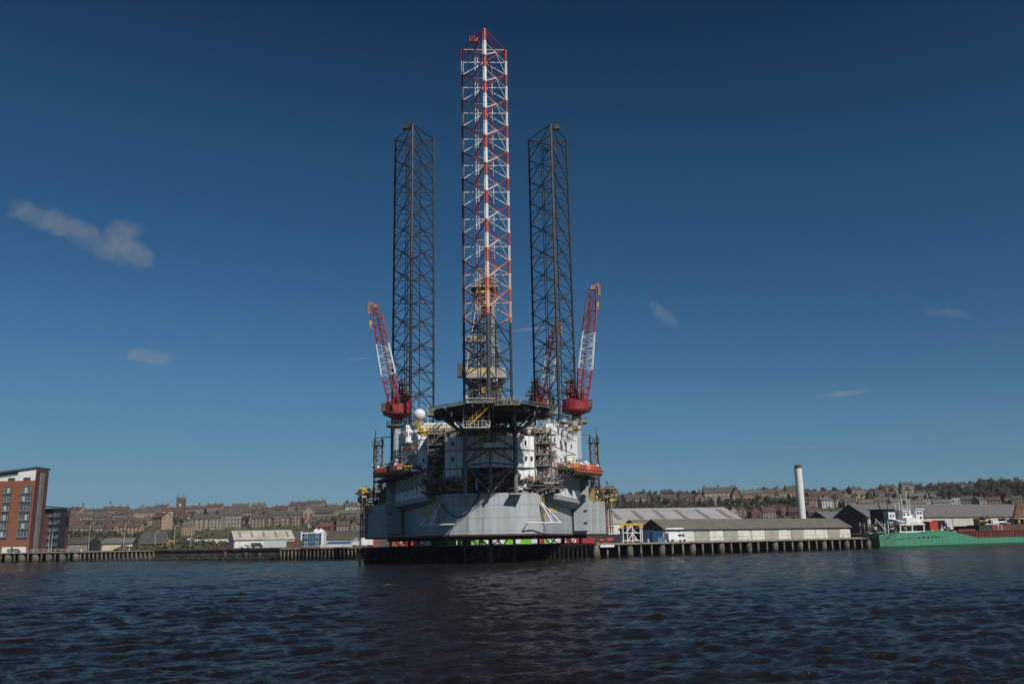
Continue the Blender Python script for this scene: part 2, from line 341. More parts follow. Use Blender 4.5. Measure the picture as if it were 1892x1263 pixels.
def leg(cu, cv, mat, bow):
    lg = bpy.data.objects.new('leg', None); C.objects.link(lg); lg.parent = rig; lg.location = (cu, cv, 0); lg['_o'] = (0, 0, 0)
    lg['label'] = 'front leg with red and white painted upper bays' if bow else 'dark lattice rear leg'
    ch = [Vector((0, -7.05, 0)), Vector((6.1, 3.52, 0)), Vector((-6.1, 3.52, 0))]
    ch = [p*(.905 if bow else .975) for p in ch]
    up = lambda p, z: Vector((p.x, p.y, z))
    zt = [ZTOP-.02]*3
    for p, z1 in zip(ch, zt):
        m = MB(); m.beam(up(p, -6), up(p, z1), .32, 10); m.box((p.x*1.0, p.y*1.0, (z1-6)/2), (.12, .12, z1+5.6))
        z = ZTOP % BAY
        dirc = p.normalized(); side = Vector((-dirc.y, dirc.x, 0))
        rr = .52
        m.box((p.x, p.y, (z1-6)/2), (.16, .88, z1+5.8), rz=math.atan2(side.y, side.x)+math.pi/2)   # rack plate
        m.build('chord', mat, lg)
    m = MB(); k = 0; z = ZTOP
    while z > -4:
        zb = z-BAY
        for a in range(3):
            A, B = ch[a], ch[(a+1) % 3]
            m.beam(up(A, z), up(B, zb), .14, 5, cap=False); m.beam(up(B, z), up(A, zb), .14, 5, cap=False)
            m.beam(up(A, (z+zb)/2), up(B, (z+zb)/2), .13, 5, cap=False)
            mid = lambda P, Q: (P+Q)/2
            c0 = up(mid(A, B), (z+zb)/2); c1 = up(mid(B, ch[(a+2) % 3]), (z+zb)/2)
            m.beam(c0, c1, .075, 4, cap=False)
        for p in ch:                                   # node gussets
            m.beam(up(p, z-.5), min(up(p, z+.5), up(p, ZTOP-.03), key=lambda q: q.z), .40, 8); m.beam(up(p, (z+zb)/2-.3), up(p, (z+zb)/2+.3), .38, 8)
        z = zb; k += 1
    for a in range(3): m.beam(up(ch[a], ZTOP), up(ch[(a+1) % 3], ZTOP), .18, 5)
    m.build('bracing', mat, lg)
    m = MB()                                            # raw-water pipes and ladder hung inside the leg
    for dx, dy, zz in ((-1.7, 1.2, ZTOP-3), (-2.3, 1.2, ZTOP-3), (1.9, 1.6, ZTOP-6), ):
        m.beam((dx, dy, 0), (dx, dy, zz), .12, 4)
    m.build('inner_pipe', m_leg if not bow else mat, lg)
    m = MB(); s = 1 if cu >= 0 and not bow else -1      # maintenance cage near the top
    q = Vector((s*2.2, -1.5, ZTOP+1.2)) if not bow else Vector((-2.4, .5, ZTOP+.6))
    m.box(q, (2.4, 1.6, .25)); m.rail([q+Vector((-1.2, -.8, 0)), q+Vector((1.2, -.8, 0)), q+Vector((1.2, .8, 0))], 1.3, .07, .6)
    m.box(q+Vector((.3, 0, .7)), (1.1, .8, 1.2)); m.beam(q, q+Vector((0, 0, 3)), .06, 4)
    m.build('top_platform', m_pink if bow else m_leg, lg)
    return lg
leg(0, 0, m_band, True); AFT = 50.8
leg(-21.0, AFT, m_leg, False); leg(20.5, AFT, m_leg, False)

# ---- hull
HZ0, HZ1 = 5.55, 14.2
arc = [(-4.5, -14.6), (0, -15.0), (4.5, -14.6), (8.5, -13.2), (11, -11)]
hull_poly = [(-11, -11), (-8.5, -13.2)] + arc + [(21, 25), (25.2, 28), (31.2, 38), (32.4, 41), (32.4, 66), (28, 70), (-28, 70), (-32.4, 66), (-32.4, 41), (-31.2, 38), (-25.2, 28), (-21, 25)]
mb = MB(); mb.prism(hull_poly, HZ0+.35, HZ1); mb.build('hull', m_hull, rig)
mb = MB(); mb.prism([(x*1.004, y*1.004 if y > 0 else y*1.01) for x, y in hull_poly], HZ0, HZ0+.35); mb.build('keel_band', m_keel, rig)
# spud-can pockets / dark framing slung under the hull
mb = MB()
for u in (-9, 0, 9): mb.b2(u-.35, u+.35, -12, 45, 4.9, HZ0)
for v in (-11, 6, 20, 34, 46): mb.b2(-11-v*.35 if v > 0 else -9, 11+v*.35 if v > 0 else 9, v, v+.6, 4.8, HZ0)
mb.build('under_hull_beam', m_keel, rig)

for s in (-1, 1):
    # overhanging deck house along each shoulder of the hull: grey sponson below, white cladding above
    a, b = Vector((10.8, -7.5, 0)), Vector((21.0, 24.8, 0)); d = (b-a).normalized(); nrm = Vector((d.y, -d.x, 0)); dep = 2.6
    def S(t, o, z): p = a + d*t + nrm*o; return (s*p.x, p.y, z)
    L = (b-a).length
    mb = MB(); r0 = [S(0, -.5, 11.9), S(0, .1, 11.9), S(0, dep, 13.2), S(0, dep, 14.25), S(0, -.5, 14.25)]; r1 = [S(L, -.5, 11.9), S(L, .1, 11.9), S(L, dep, 13.2), S(L, dep, 14.25), S(L, -.5, 14.25)]
    mb.loft([r0, r1]); mb.build('sponson', m_hull2, rig)
    mb = MB(); mb.loft([[S(.2, -.5, 14.26), S(.2, dep-.06, 14.26), S(.2, dep-.06, 19.6), S(.2, -.5, 19.6)], [S(L-1, -.5, 14.26), S(L-1, dep-.06, 14.26), S(L-1, dep-.06, 19.6), S(L-1, -.5, 19.6)]])
    side = mb.build('side_house', m_white, rig)
    mb = MB()
    for t in (11, 21): mb = MB(); mb.box(S(t, dep, 15.9), (.2, .8, 1.1), rz=s*math.atan2(-d.x, d.y) if s > 0 else math.atan2(d.x, d.y)); mb.build('porthole', m_blk, side)
    # corner column
    mb = MB(); mb.prism([(s*21.5, 24.3), (s*25.4, 24.3), (s*25.4, 28.2), (s*21.5, 28.2)][::s], HZ1-7.6, 20.4); mb.build('corner_column', m_hull2, rig)
    # lifeboat gallery with raking struts
    mb = MB(); g = [(s*13, -4), (s*17, -6), (s*29.6, 32), (s*23, 35), ][::s]
    mb.prism(g, 19.7, 20.05); mb.rail([(s*17, -6, 20), (s*19, -.5, 20)], 1.1, .06, 1.2)
    for t in range(0, 36, 3):
        p = S(t, dep-.1, 16.2); q = (s*(17+12.4*(t+1.5)/38.), -6+37.5*(t+1.5)/38., 19.7); mb.beam(p, q, .13, 4)
    for t in range(0, 36, 4): mb.beam((s*(17+12.4*t/38.), -6+37.5*t/38., 19.5), (s*(13+12*t/38.), -4+41*t/38., 19.5), .22, 4)
    mb.build('lifeboat_gallery', m_dark, rig)
    for t in (6, 16, 23, 31): # davits
        mb = MB(); p = Vector((s*(15.5+13.5*t/38.), -5+39.5*t/38., 20)); mb.beam(p, p+Vector((0, 0, 3.2)), .14, 5); mb.beam(p+Vector((0, 0, 3.2)), p+Vector((s*2.0, .2, 3.4)), .12, 5)
        mb.build('davit', m_mid, rig)
    mb = MB(); mb.rail([(s*(13.5+.38*4), -4, 20.05), (s*19.5, 12, 20.05)], 1.2, .09, 1); clutter(mb, min(s*16, s*20), max(s*16, s*20), -2, 10, 20.2, 22, 26, 1.2, (1, 1, 1, 1, 1, 5, .5, 2)); mb.build('gallery_gear', CL, rig)

# ---- accommodation
fz0, fz1 = 19.7, 26.4
front = [(-9.6, -9.5), (-7, -11.2), (0, -12.3), (7, -11.2), (9.6, -9.5), (9.6, -4), (-9.6, -4)]
mb = MB(); mb.prism(front, fz0, fz1); fh = mb.build('front_quarters', m_white, rig)
mb = MB(); mb.prism([(x*1.012, y*1.012) for x, y in front], 23.3, 23.45); mb.prism([(x*1.015, y*1.015) for x, y in front], fz0-.15, fz0); mb.build('floor_band', m_mid, fh)
for u, z in ((-7.9, 24.9), (-7.9, 21.6), (7.6, 24.9), (7.6, 21.6), (8.9, 21.6)):
    mb = MB(); mb.box((u, -10.75 + (.0 if abs(u) < 8.5 else .8), z), (.62, .25, .95)); mb.build('window', m_blk, fh)
mb = MB()                                            # lower tier: two white pods each side of the dark jacking recess
for s in (-1, 1):
    mb = MB(); mb.prism([(s*6, -11.2), (s*10, -9.3), (s*10, -3), (s*6, -3)][::s], HZ1+.8, fz0-.16); lp = mb.build('lower_pod', m_white, rig)
    mb = MB(); mb.box((s*8.8, -10.1, 17), (1.0, .2, 1.5)); mb.build('red_door', m_red, lp)
mb = MB(); mb.b2(-10, 10, -4.1, 9, HZ1, 29.2); mb.b2(-6, 6, -6, 8, HZ1, 19.5); mb.build('jack_house', m_mid, rig)
mb = MB(); clutter(mb, -5.8, 5.8, -10.5, -6.2, HZ1+.2, 19, 95, 1.3, (5, 3, 2, .6, 1, .8, 1, .4)); mb.build('jacking_gear', CL, rig)
mb = MB(); clutter(mb, -10, 10, -11, -5, fz1+.1, 29, 110, 1.5, (3, 3, 2, 1, 1, 1.5, 1, 2)); mb.build('upper_deck_gear', CL, rig)
mb = MB(); mb.b2(-8.5, 8.5, -9.6, -4.2, fz1+.01, 28.4); mb.build('upper_quarters', m_mid, rig)

for s in (-1, 1):
    # long side block stepping back beside the leg well
    a, b = Vector((13.6, -1, 0)), Vector((24, 27, 0))
    poly = [(s*12.8, -1), (s*13.8, -1), (s*23.2, 25.5), (s*12.8, 25.5)] if s > 0 else [(s*a, b) for a, b in [(12.8, -1), (14, -1), (14, 4), (16.2, 4), (16.2, 10), (18.4, 10), (18.4, 17), (20.8, 17), (20.8, 25.5), (12.8, 25.5)]]
    top = 30.2 if s > 0 else 28.6
    mb = MB(); mb.prism(poly[::s], 20.05, top); blk = mb.build('side_quarters', m_whitey, rig)
    n0 = (Vector((9.4, 26.5, 0)) if s > 0 else Vector((7.0, 26.5, 0))).normalized(); ang = math.atan2(n0.x, n0.y)
    def W(t, z, o=.05): p = Vector((13.8, -1, 0)) + n0*t; return (s*(p.x+o), p.y-o*.3, z)
    for z in (25.4, 28.9):
        mb = MB(); mb.beam(W(0, z), W(26, z), .07, 4); mb.build('floor_band', m_mid, blk)
    for z in ((22.7, 27.0) if s > 0 else (22.7, 26.4)):
        for t in (4, 9.5, 15, 20.5):
            mb = MB(); mb.box(W(t, z, .08), (.3, .55, .95), rz=-s*ang); mb.build('window', m_blk, blk)
    mb = MB(); mb.rail([W(0, top), W(27.5, top)], 1.1, .05, 2); mb.rail([(s*12.8, -1, top), (s*13.8, -1, top)], 1.1, .05, 2); mb.build('roof_railing', m_gwhite, blk)
    # infill white panels between front quarters and side block
    mb = MB(); mb.prism([(s*9.7, -5), (s*12.7, -2), (s*12.7, 5), (s*9.7, 5)][::s], HZ1+.5, 27.5); mb.build('stair_core', m_dark if s < 0 else m_white, rig)
    # stair tower of platforms, braces and stairs in front of the core
    mb = MB(); u0, u1 = (9.7, 13.3)
    us = sorted((s*u0, s*u1))
    for k, z in enumerate((15.2, 17.6, 20.0, 22.4, 24.8, 27.2)):
        mb.mi = 4 if k % 2 else 1
        mb.b2(us[0], us[1], -9.5, -3.5, z, z+.16); mb.mi = 1 if s < 0 else 4; mb.rail([(us[0], -9.5, z), (us[1], -9.5, z)], 1.1, .06, .9); mb.rail([(s*u1, -9.5, z), (s*u1, -3.5, z)], 1.1, .06, 1.2)
        mb.mi = 3 if s > 0 else 1; mb.stair((us[0]+.4, -8.9+(k % 2), z), (us[1]-.6, -8.9+(k % 2), z+2.4), .8)
    mb.mi = 1
    for u in us:
        for v in (-9.5, -3.6): mb.beam((u, v, 14.2), (u, v, 28.2), .14, 4)
    mb.mi = 0; clutter(mb, us[0], us[1]+.4, -9, -4, 14.4, 28, 330 if s < 0 else 170, 1.2, (6, 4, 2, 1, 1, .8, 1, .6) if s < 0 else (3, 3, 2, 2, 2, 1, 1, 1.2))
    mb.mi = 7
    for z in (18.6, 23.4, 26): mb.box((s*11.6, -3.9, z), (2.0, .4, 1.8))
    mb.build('stair_tower', CL, rig)
    for z in (18.6, 23.4):
        mb = MB(); mb.box((s*12.4, -9.6, z), (.7, .4, .5)); mb.build('fire_hose_box', MATS.get('dim_red') or M('dim_red', (.22, .03, .03), None, .6), rig)
    # gear strung along the hull edge
    mb = MB(); clutter(mb, min(s*6, s*14.5), max(s*6, s*14.5), -12.2, -8, 14.2, 17.2, 170, 1.1, (6, 4, 2, .8, 1.4, 1, 1.5, .3)); mb.build('deck_edge_gear', CL, rig)
    # roof equipment
    mb = MB(); clutter(mb, min(s*13, s*22), max(s*13, s*22), 3, 24, top, top+1.6, 75, 1.5, (1, 2, 2, 2, 2, 2, 1, 3))
    mb.build('roof_gear', CL, rig)
    # vertical water pipes at the stern corner with a platform on top
    mb = MB(); mb.mi = 6
    uo = s*33.6
    for k in range(4): mb.mi = (4, 6, 4, 6)[k]; mb.beam((uo-s*k*.62, 40.2-.3*k, 5.9), (uo-s*k*.62, 40.2-.3*k, 17.8), .2, 8)
    mb.mi = 0; mb.box((uo-s*.4, 40, 18), (2.2, 2.2, .7)); mb.box((uo+s*.3, 40, 16.6), (.8, .9, 2.4))
    for z in (7.4, 11.8, 15): mb.box((uo-s*1, 40.1, z), (2.6, .5, .25))
    mb.build('water_pipe_rack', CL, rig)
    mb = MB(); mb.mi = 4; mb.b2(min(s*26, s*35), max(s*26, s*35), 38, 41.5, 17.6, 17.9); mb.mi = 3
    mb.beam((s*27, 39, 17.4), (s*35, 39, 17.4), .25, 6); mb.mi = 0
    clutter(mb, min(s*26.2, s*34), max(s*26.2, s*34), 36.5, 41.5, 14.4, 18.6, 110, 1.4, (7, 2, 1, .6, 2, 2.4 if s > 0 else 2, 1.5, .2)); mb.build('stern_gear', CL, rig)
    mb = MB(); mb.box((s*27.0, 33.5, 15.6), (2.2, 3, 3.2)); mb.path([(s*26.5, 32, 15), (s*27.8, 31.5, 19), (s*27.3, 31.5, 22)], .25); mb.build('yellow_manifold', M('yellow_grimy', (.32, .22, .05), (.12, .09, .05), .7, scale=1.2), rig)
    # lattice ladder tower behind the crane post
    mb = MB(); cu, cv = s*28.6, 34.5; mb.mi = 0; Wd = 1.7
    for du in (-1, 1):
        for dv in (-1, 1): mb.beam((cu+du*Wd*.6, cv+dv*.8, 15), (cu+du*Wd*.6, cv+dv*.8, 31.5), .13, 4)
    z = 18
    while z < 31:
        mb.beam((cu-1, cv-.8, z), (cu+1, cv-.8, z+2.2), .08, 4); mb.beam((cu+1, cv-.8, z), (cu-1, cv-.8, z+2.2), .08, 4); mb.beam((cu-1, cv-.8, z), (cu+1, cv-.8, z), .09, 4); z += 2.2
    mb.mi = 4 if s > 0 else 1; mb.box((cu+s*.8, cv, 27.2), (1.0, 1.0, 4.2)); mb.mi = 0; mb.box((cu, cv, 29.6), (3, 2.4, .2)); mb.box((cu, cv, 24), (3, 2.4, .2))
    mb.rail([(cu-1.5, cv-1.2, 29.7), (cu+1.5, cv-1.2, 29.7)], 1.1, .06, .8); mb.beam((cu+s*.8, cv, 30), (cu+s*.8, cv, 33.6), .1, 4)
    mb.mi = 1; mb.beam((cu-1, cv-.5, 31.6), (cu-s*4, cv-2, 31.6), .12, 4)
    mb.build('ladder_tower', CL, rig)

# ---- left-hand extras: balcony, container block, radome, yellow gantry
mb = MB(); mb.prism([(-22.5, 12.5), (-17.5, 4), (-15.5, 6), (-21, 14)], 24.1, 24.9); mb.build('balcony', m_wht, rig)
mb = MB(); mb.rail([(-22.5, 12.5, 24.9), (-17.5, 4, 24.9)], 1.0, .13, .9); mb.build('orange_railing', m_org, rig)
mb = MB(); mb.beam((-19.6, 7.8, 24), (-16.6, 3.5, 20.6), .28, 6); mb.beam((-18.4, 6, 22.8), (-17.0, 4, 21.3), .5, 6); mb.build('gas_ram', m_gwhite, rig)
mb = MB(); mb.box((-18.0, 10.5, 29.3), (4.8, 7.5, 4.0), rz=.3); mb.build('workshop_cabin', m_white, rig)
mb = MB(); mb.box((-15.2, 4.4, 26.3), (1.3, 1.3, 2.6)); mb.box((-15.2, 4.4, 27.7), (1.7, 1.7, .3)); mb.build('vent_housing', m_wht, rig)
rp = RL(775, 766, 202)
mb = MB(); mb.sphere(rp, 1.42, 20, 12); mb.build('radome', m_wht, rig, smooth=True)
mb = MB(); mb.beam((rp.x, rp.y, 27.5), (rp.x, rp.y, rp.z-1.1), .32, 6); mb.rail([(rp.x-1, rp.y-1, rp.z-2.6), (rp.x+1, rp.y-1, rp.z-2.6)], 1, .09, .5); mb.build('radome_mast', m_yel, rig)
mb = MB(); mb.b2(-15.5, -8.5, -7, -1.5, 28.0, 28.3); mb.mi = 0; mb.rail([(-15.5, -7, 28.3), (-8.5, -7, 28.3)], 1.1, .12, .8); mb.beam((-15, -6.8, 27.4), (-9, -6.8, 28.2), .22, 5); mb.beam((-14.6, -6.9, 26.9), (-11.5, -6.9, 28), .16, 5)
mb.build('yellow_walkway', m_yel, rig)
mb = MB(); mb.b2(-14.5, -6.5, -3.5, -1, 28.4, 30.4); mb.build('deck_cabin', m_wht, rig)
# ---- right-hand extras: red winch, vents, blue tank, orange figure locker
rp = RL(983, 801, 190); mb = MB(); mb.beam((rp.x-1.3, rp.y, rp.z), (rp.x+1.3, rp.y, rp.z), 1.15, 12); mb.build('winch_drum', m_rust, rig)
for px in (1018, 1028):
    rp = RL(px, 790, 205); mb = MB(); mb.beam(rp-Vector((0, 0, 1.8)), rp+Vector((0, 0, .6)), .45, 10); mb.sphere(rp+Vector((0, 0, .6)), .62, 12, 8, .7); mb.build('mushroom_vent', m_wht, rig)
for px, w in ((1036, 1.1), (1045, .9)):
    rp = RL(px, 793, 216); mb = MB(); mb.box(rp, (w*1.2, 2.2, 3.0)); mb.beam(rp+Vector((0, 0, 1.4)), rp+Vector((0, 0, 2.4)), .15, 5); mb.build('blue_tank', m_blue, rig)

# ---- truss under the helideck
zh = 30.0
V0 = -16.2
mb = MB()
for u in (-5.2, 5.2): mb.beam((u, V0, HZ1-.4), (u, V0, zh-1), .46, 8)
mb.beam((0, V0, HZ1-.6), (0, V0, 23.2), .3, 8); mb.beam((0, V0+.6, 27.0), (0, V0+.6, zh-.8), .5, 8)
for z, r in ((27.4, .28), (23.2, .22)): mb.beam((-5.2, V0, z), (5.2, V0, z), r, 6)
mb.beam((-5.2, V0, 19.8), (0, V0, 20.3), .2, 6); mb.beam((5.2, V0, 19.8), (0, V0, 20.3), .2, 6)
for s in (-1, 1):
    mb.beam((s*5.2, V0, 20), (0, V0, 23.2), .2, 5); mb.beam((s*5.2, V0, 20), (s*2.2, V0, 23.2), .2, 5); mb.beam((s*5.2, V0, 23.2), (s*1.0, V0, 25.6), .2, 5)
    mb.beam((s*5.0, V0, 19.6), (0, V0, 14.0), .22, 5); mb.beam((0, V0+2, 17.0), (s*4, V0+5, 19.5), .16, 5)
    mb.beam((s*5.2, V0, 24), (s*5.2, -11, 24), .2, 5); mb.beam((s*5.2, V0, 17), (s*5.2, -12, 15), .2, 5)
    mb.beam((s*5.2, V0, 26.2), (s*10.4, -28, 29.6), .2, 6)
    mb.beam((s*5.2, V0, 26.4), (s*4.4, -32, 29.6), .24, 6)
    mb.beam((s*5.2, V0, 27.4), (s*9.2, -9, 27.4), .25, 6)
    mb.beam((s*2.6, V0-.1, 21.5), (s*2.6, V0+.1, 21.9), .35, 6)
mb.build('helideck_truss', m_mid, rig)
for s in (-1, 1): mb = MB(); mb.beam((s*5.5, V0-.3, 26.4), (s*11.2, -23.5, 29.8), .3, 6); mb.beam((s*5.5, V0-.3, 27), (s*9.0, -31.5, 29.6), .2, 6); mb.build('helideck_strut', m_lgrey, rig)
for s in (-1, 1): # small brackets of the truss feet on the hull top
    mb = MB(); mb.prism([(s*3.9, -16.9), (s*6.6, -16.9), (s*6.2, -13), (s*4.2, -13)][::s], 13.7, 14.0); mb.beam((s*5.2, -16.6, 13.8), (s*5.2, -14.4, 11.6), .16, 4); mb.build('truss_bracket', m_lgrey, rig)
# ---- helideck
HC = Vector((.4, -23.3, zh)); R8 = 12.1
oct8 = [(HC.x+R8*math.cos(math.radians(22.5+45*i)), HC.y+R8*math.sin(math.radians(22.5+45*i))) for i in range(8)]
hd = bpy.data.objects.new('helideck', None); C.objects.link(hd); hd.parent = rig; hd['_o'] = (0, 0, 0)
mb = MB(); mb.prism(oct8, zh-.35, zh); mb.build('deck_plate', m_deck, hd)
mb = MB()
for i in range(-5, 6):
    w = R8*.96 if abs(i) < 3 else R8*.96-(abs(i)-2)*2.3
    mb.b2(HC.x-w, HC.x+w, HC.y+i*2-.12, HC.y+i*2+.12, zh-1.25, zh-.36); mb.b2(HC.x+i*2-.14, HC.x+i*2+.14, HC.y-w, HC.y+w, zh-1.0, zh-.37)
for i in range(-2, 3): mb.b2(HC.x+i*4-.2, HC.x+i*4+.2, HC.y-8, HC.y+10.5, zh-2.0, zh-1.26)
mb.build('girder_grid', m_dark, hd)
mb = MB()
for i in range(8):
    p, q = Vector((*oct8[i], zh-.2)), Vector((*oct8[(i+1) % 8], zh-.2))
    o = Vector(((p+q).x/2-HC.x, (p+q).y/2-HC.y, 0)).normalized()*1.5 + Vector((0, 0, .35))
    mb.beam(p, q, .17, 4); mb.beam(p+o, q+o, .08, 4)
    for k in range(13):
        a = p.lerp(q, k/12); mb.beam(a, a+o, .045, 3)
    for k in range(1, 5): mb.beam(p+o*k/5, q+o*k/5, .04, 3)
mb.build('safety_net', m_net, hd)
for s in (-1, 1):
    mb = MB(); mb.prism([(HC.x+s*11, -24.6), (HC.x+s*13.0, -24.6), (HC.x+s*13.0, -21.8), (HC.x+s*11, -21.8)][::s], zh-.9, zh-.7); mb.rail([(HC.x+s*11, -24.6, zh-.9), (HC.x+s*13.0, -24.6, zh-.9)], 1.3, .1, .5); mb.build('side_platform', m_tan, hd)
mb = MB(); mb.mi = 3; mb.b2(-4.6, 1.0, -34.9, -34.3, zh-.1, zh+.35); mb.mi = 3; mb.beam((-4.6, -35, zh+.75), (1, -35, zh+.75), .12, 5)
mb.mi = 4; mb.b2(.6, 5.4, -35.2, -33.6, zh-.6, zh-.35); mb.mi = 4; mb.rail([(.6, -35.2, zh-.35), (5.4, -35.2, zh-.35)], 1.1, .08, .6)
for k in range(14): mb.mi = (6, 4, 7, 3)[k % 4]; mb.box((rnd(.8, 5.2), rnd(-34.8, -33.8), zh+rnd(-.1, .5)), (rnd(.3, .9), .5, rnd(.3, .7)))
mb.build('front_access_platform', CL, hd)
mb = MB(); mb.stair((-4.3, -33.4, 25.7), (.2, -33.4, zh-.1), 1.1); mb.build('access_stair', m_yel, hd)
mb = MB(); mb.b2(-5.4, -.3, -34, -32, 25.3, 25.5); mb.rail([(-5.4, -34, 25.5), (-.3, -34, 25.5)], 1.1, .07, .7)
for u in (-5.3, -3.6, -.4): mb.beam((u, -32.2, 25.5), (u, -32.2, zh-.4), .13, 5)
mb.beam((-3.6, -32.2, zh-.6), (-.4, -32.2, 25.6), .12, 5); mb.beam((-5.3, -32.2, 27.6), (-.4, -32.2, 27.6), .1, 5)
for u in (-4.9, -.5): mb.beam((u, -33, 25.3), (s*0+u*1.02, V0, 24.6), .14, 5)
mb.build('stair_landing', m_lgrey, hd)
mb = MB(); mb.b2(-5, 5, -16.9, -15.4, 26.6, 27.0); clutter(mb, -5.8, 5.6, -17, -13, 27.0, 28.6, 46, 1.1, (2, 3, 2, 2, 1, 2, 3, 2)); mb.build('winch_gallery', CL, rig)
mb = MB(); mb.rail([(-2.4, -17.4, 23.6), (2.3, -17.4, 23.6)], 2.7, .11, .7); mb.b2(-2.4, 2.3, -17.4, -16.4, 23.4, 23.6); mb.build('lookout_cage', m_yel, rig)
mb = MB(); mb.b2(-1.3, .5, -17.5, -17.3, 23.3, 24.3); mb.b2(.7, 2.4, -17.5, -17.3, 23.3, 24.3); mb.build('lookout_panel', m_wht, rig)
mb = MB(); mb.b2(-1.4, 1.2, -16.9, -15.6, 24.5, 26.5); mb.build('lookout_cabin', m_blue, rig)

# ---- painted names, ladders, hose, white frames on the hull
m_ylet = M('lettering_yellow', (.80, .60, .12), (.66, .48, .08), .5)
for s in (-1, 1):
    dd = Vector((10, 36, 0)).normalized()
    t = 3.6; p = Vector((11, -11, 0)) + dd*10.5
    ang = math.atan2(dd.y, s*dd.x) if s > 0 else math.atan2(-dd.y, dd.x)
    off = Vector((dd.y, -dd.x, 0))*.06
    mp_ = MB(); 
    text_part('ship_name', 'VALARIS 121', 1.55, m_ylet, rig, (s*(p.x+off.x), p.y+off.y, 10.9), (math.pi/2, 0, ang), .03, 1.15)
    mb = MB(); uu = s*10.95; mb.beam((uu-.3, -11.4, 8.2 if s < 0 else 7.8), (uu-.3, -11.4, 14.2), .1, 4); mb.beam((uu+.3, -11.4, 8.2), (uu+.3, -11.4, 14.2), .1, 4)
    z = 8.2
    while z < 14.2: mb.beam((uu-.3, -11.4, z), (uu+.3, -11.4, z), .07, 3); z += .42
    mb.build('hull_ladder', m_yel, rig)
    # outrigger frame of white tube near the waterline
    q = Vector((s*12.2, -12.6, 8.0)); mb = MB()
    L0, L1 = Vector((s*5.6, -16.6, 8.0)), Vector((s*16.2, -8.6, 8.0))
    if s > 0: L0 = Vector((7.4, -15.6, 8.0)); L1 = Vector((14.6, -12.2, 8.0))
    else: L0 = Vector((-7.6, -15.4, 8.0)); L1 = Vector((-14.6, -12.4, 8.0))
    mb.beam(L0, L1, .15, 5); apex = Vector((s*10.6, -12.2, 12.2)); mb.beam(apex, L1.lerp(L0, .0 if s > 0 else .3), .15, 5)
    if s > 0: mb.beam(apex, L1.lerp(L0, .25), .13, 5); mb.beam((12.6, -12.6, 10.2), (13.9, -12, 10.2), .08, 4); mb.beam((12.3, -12.6, 10.2), (13, -12.5, 8), .08, 4)
    else: mb.beam(L1, L1+Vector((1.0, .3, 1.3)), .12, 5)
    mb.beam(L0, (s*7.6, -13.2, 8.0), .12, 4); mb.beam(L1, (s*12.0, -8.6, 8.0), .12, 4)
    mb.build('outrigger_frame', m_wht, rig)
mb = MB(); pts = []
for k in range(19):
    t = k/18; u = -10.2 + 8.2*t; z = 12.2 - 2.9*math.sin(math.pi*min(1, t*1.05))**.8 + (2.2*t**3)
    vv = float(np.interp(u, [-11, -8.5, -4.5, 0, 4.5], [-11, -13.2, -14.6, -15.0, -14.6])) - .2
    pts.append((u, vv, z))
mb.path(pts, .11, 5); mb.build('hose', m_blk, rig)
mb = MB()
for u, z in ((24.5, 11.6), (24.5, 8.6)): mb.box((u, 24.2, z), (.8, .5, .3)); mb.box((-u, 24.2, z), (.8, .5, .3))
mb.build('hull_fitting', m_dark, rig)
mb = MB(); mb.box((-31.4, 37.0, 12.9), (.8, .5, 1.4)); mb.build('orange_marker_float', m_org, rig)

# ---- pedestal cranes
def lattice_boom(crane, p0, p1, w0, w1, w2, secs, depth):
    """boom with two braced faces; secs: (t0, t1, material)"""
    p0, p1 = Vector(p0), Vector(p1); d = (p1-p0).normalized()
    side = Vector((1, 0, 0)); side = (side - d*side.dot(d)).normalized(); up = d.cross(side).normalized()
    def wid(t): return w0+(w1-w0)*min(1, t/.25) if t < .25 else (w1-.9*(t-.25)/.6 if t < .85 else w1-.9+(w2-w1+.9)*(t-.85)/.15)
    def P(t, a, b): return p0.lerp(p1, t)+side*a*wid(t)/2+up*b*depth/2*(1 if .12 < t < .85 else .5)
    L = (p1-p0).length
    for t0, t1, mat in secs:
        mb = MB()
        for a in (-1, 1):
            for b in (-1, 1): mb.beam(P(t0, a, b), P((t0+t1)/2, a, b), .15, 5); mb.beam(P((t0+t1)/2, a, b), P(t1, a, b), .15, 5)
        n = max(2, int(L*(t1-t0)/1.5))
        for i in range(n):
            ta, tb = t0+(t1-t0)*i/n, t0+(t1-t0)*(i+1)/n; sg = 1 if i % 2 else -1
            for b in (-1, 1): mb.beam(P(ta, -sg, b), P(tb, sg, b), .07, 4); mb.beam(P(ta, -1, b), P(ta, 1, b), .06, 4)
            for a in (-1, 1): mb.beam(P(ta, a, -sg), P(tb, a, sg), .07, 4)
        mb.build('boom_section', mat, crane)
    return side, up, d
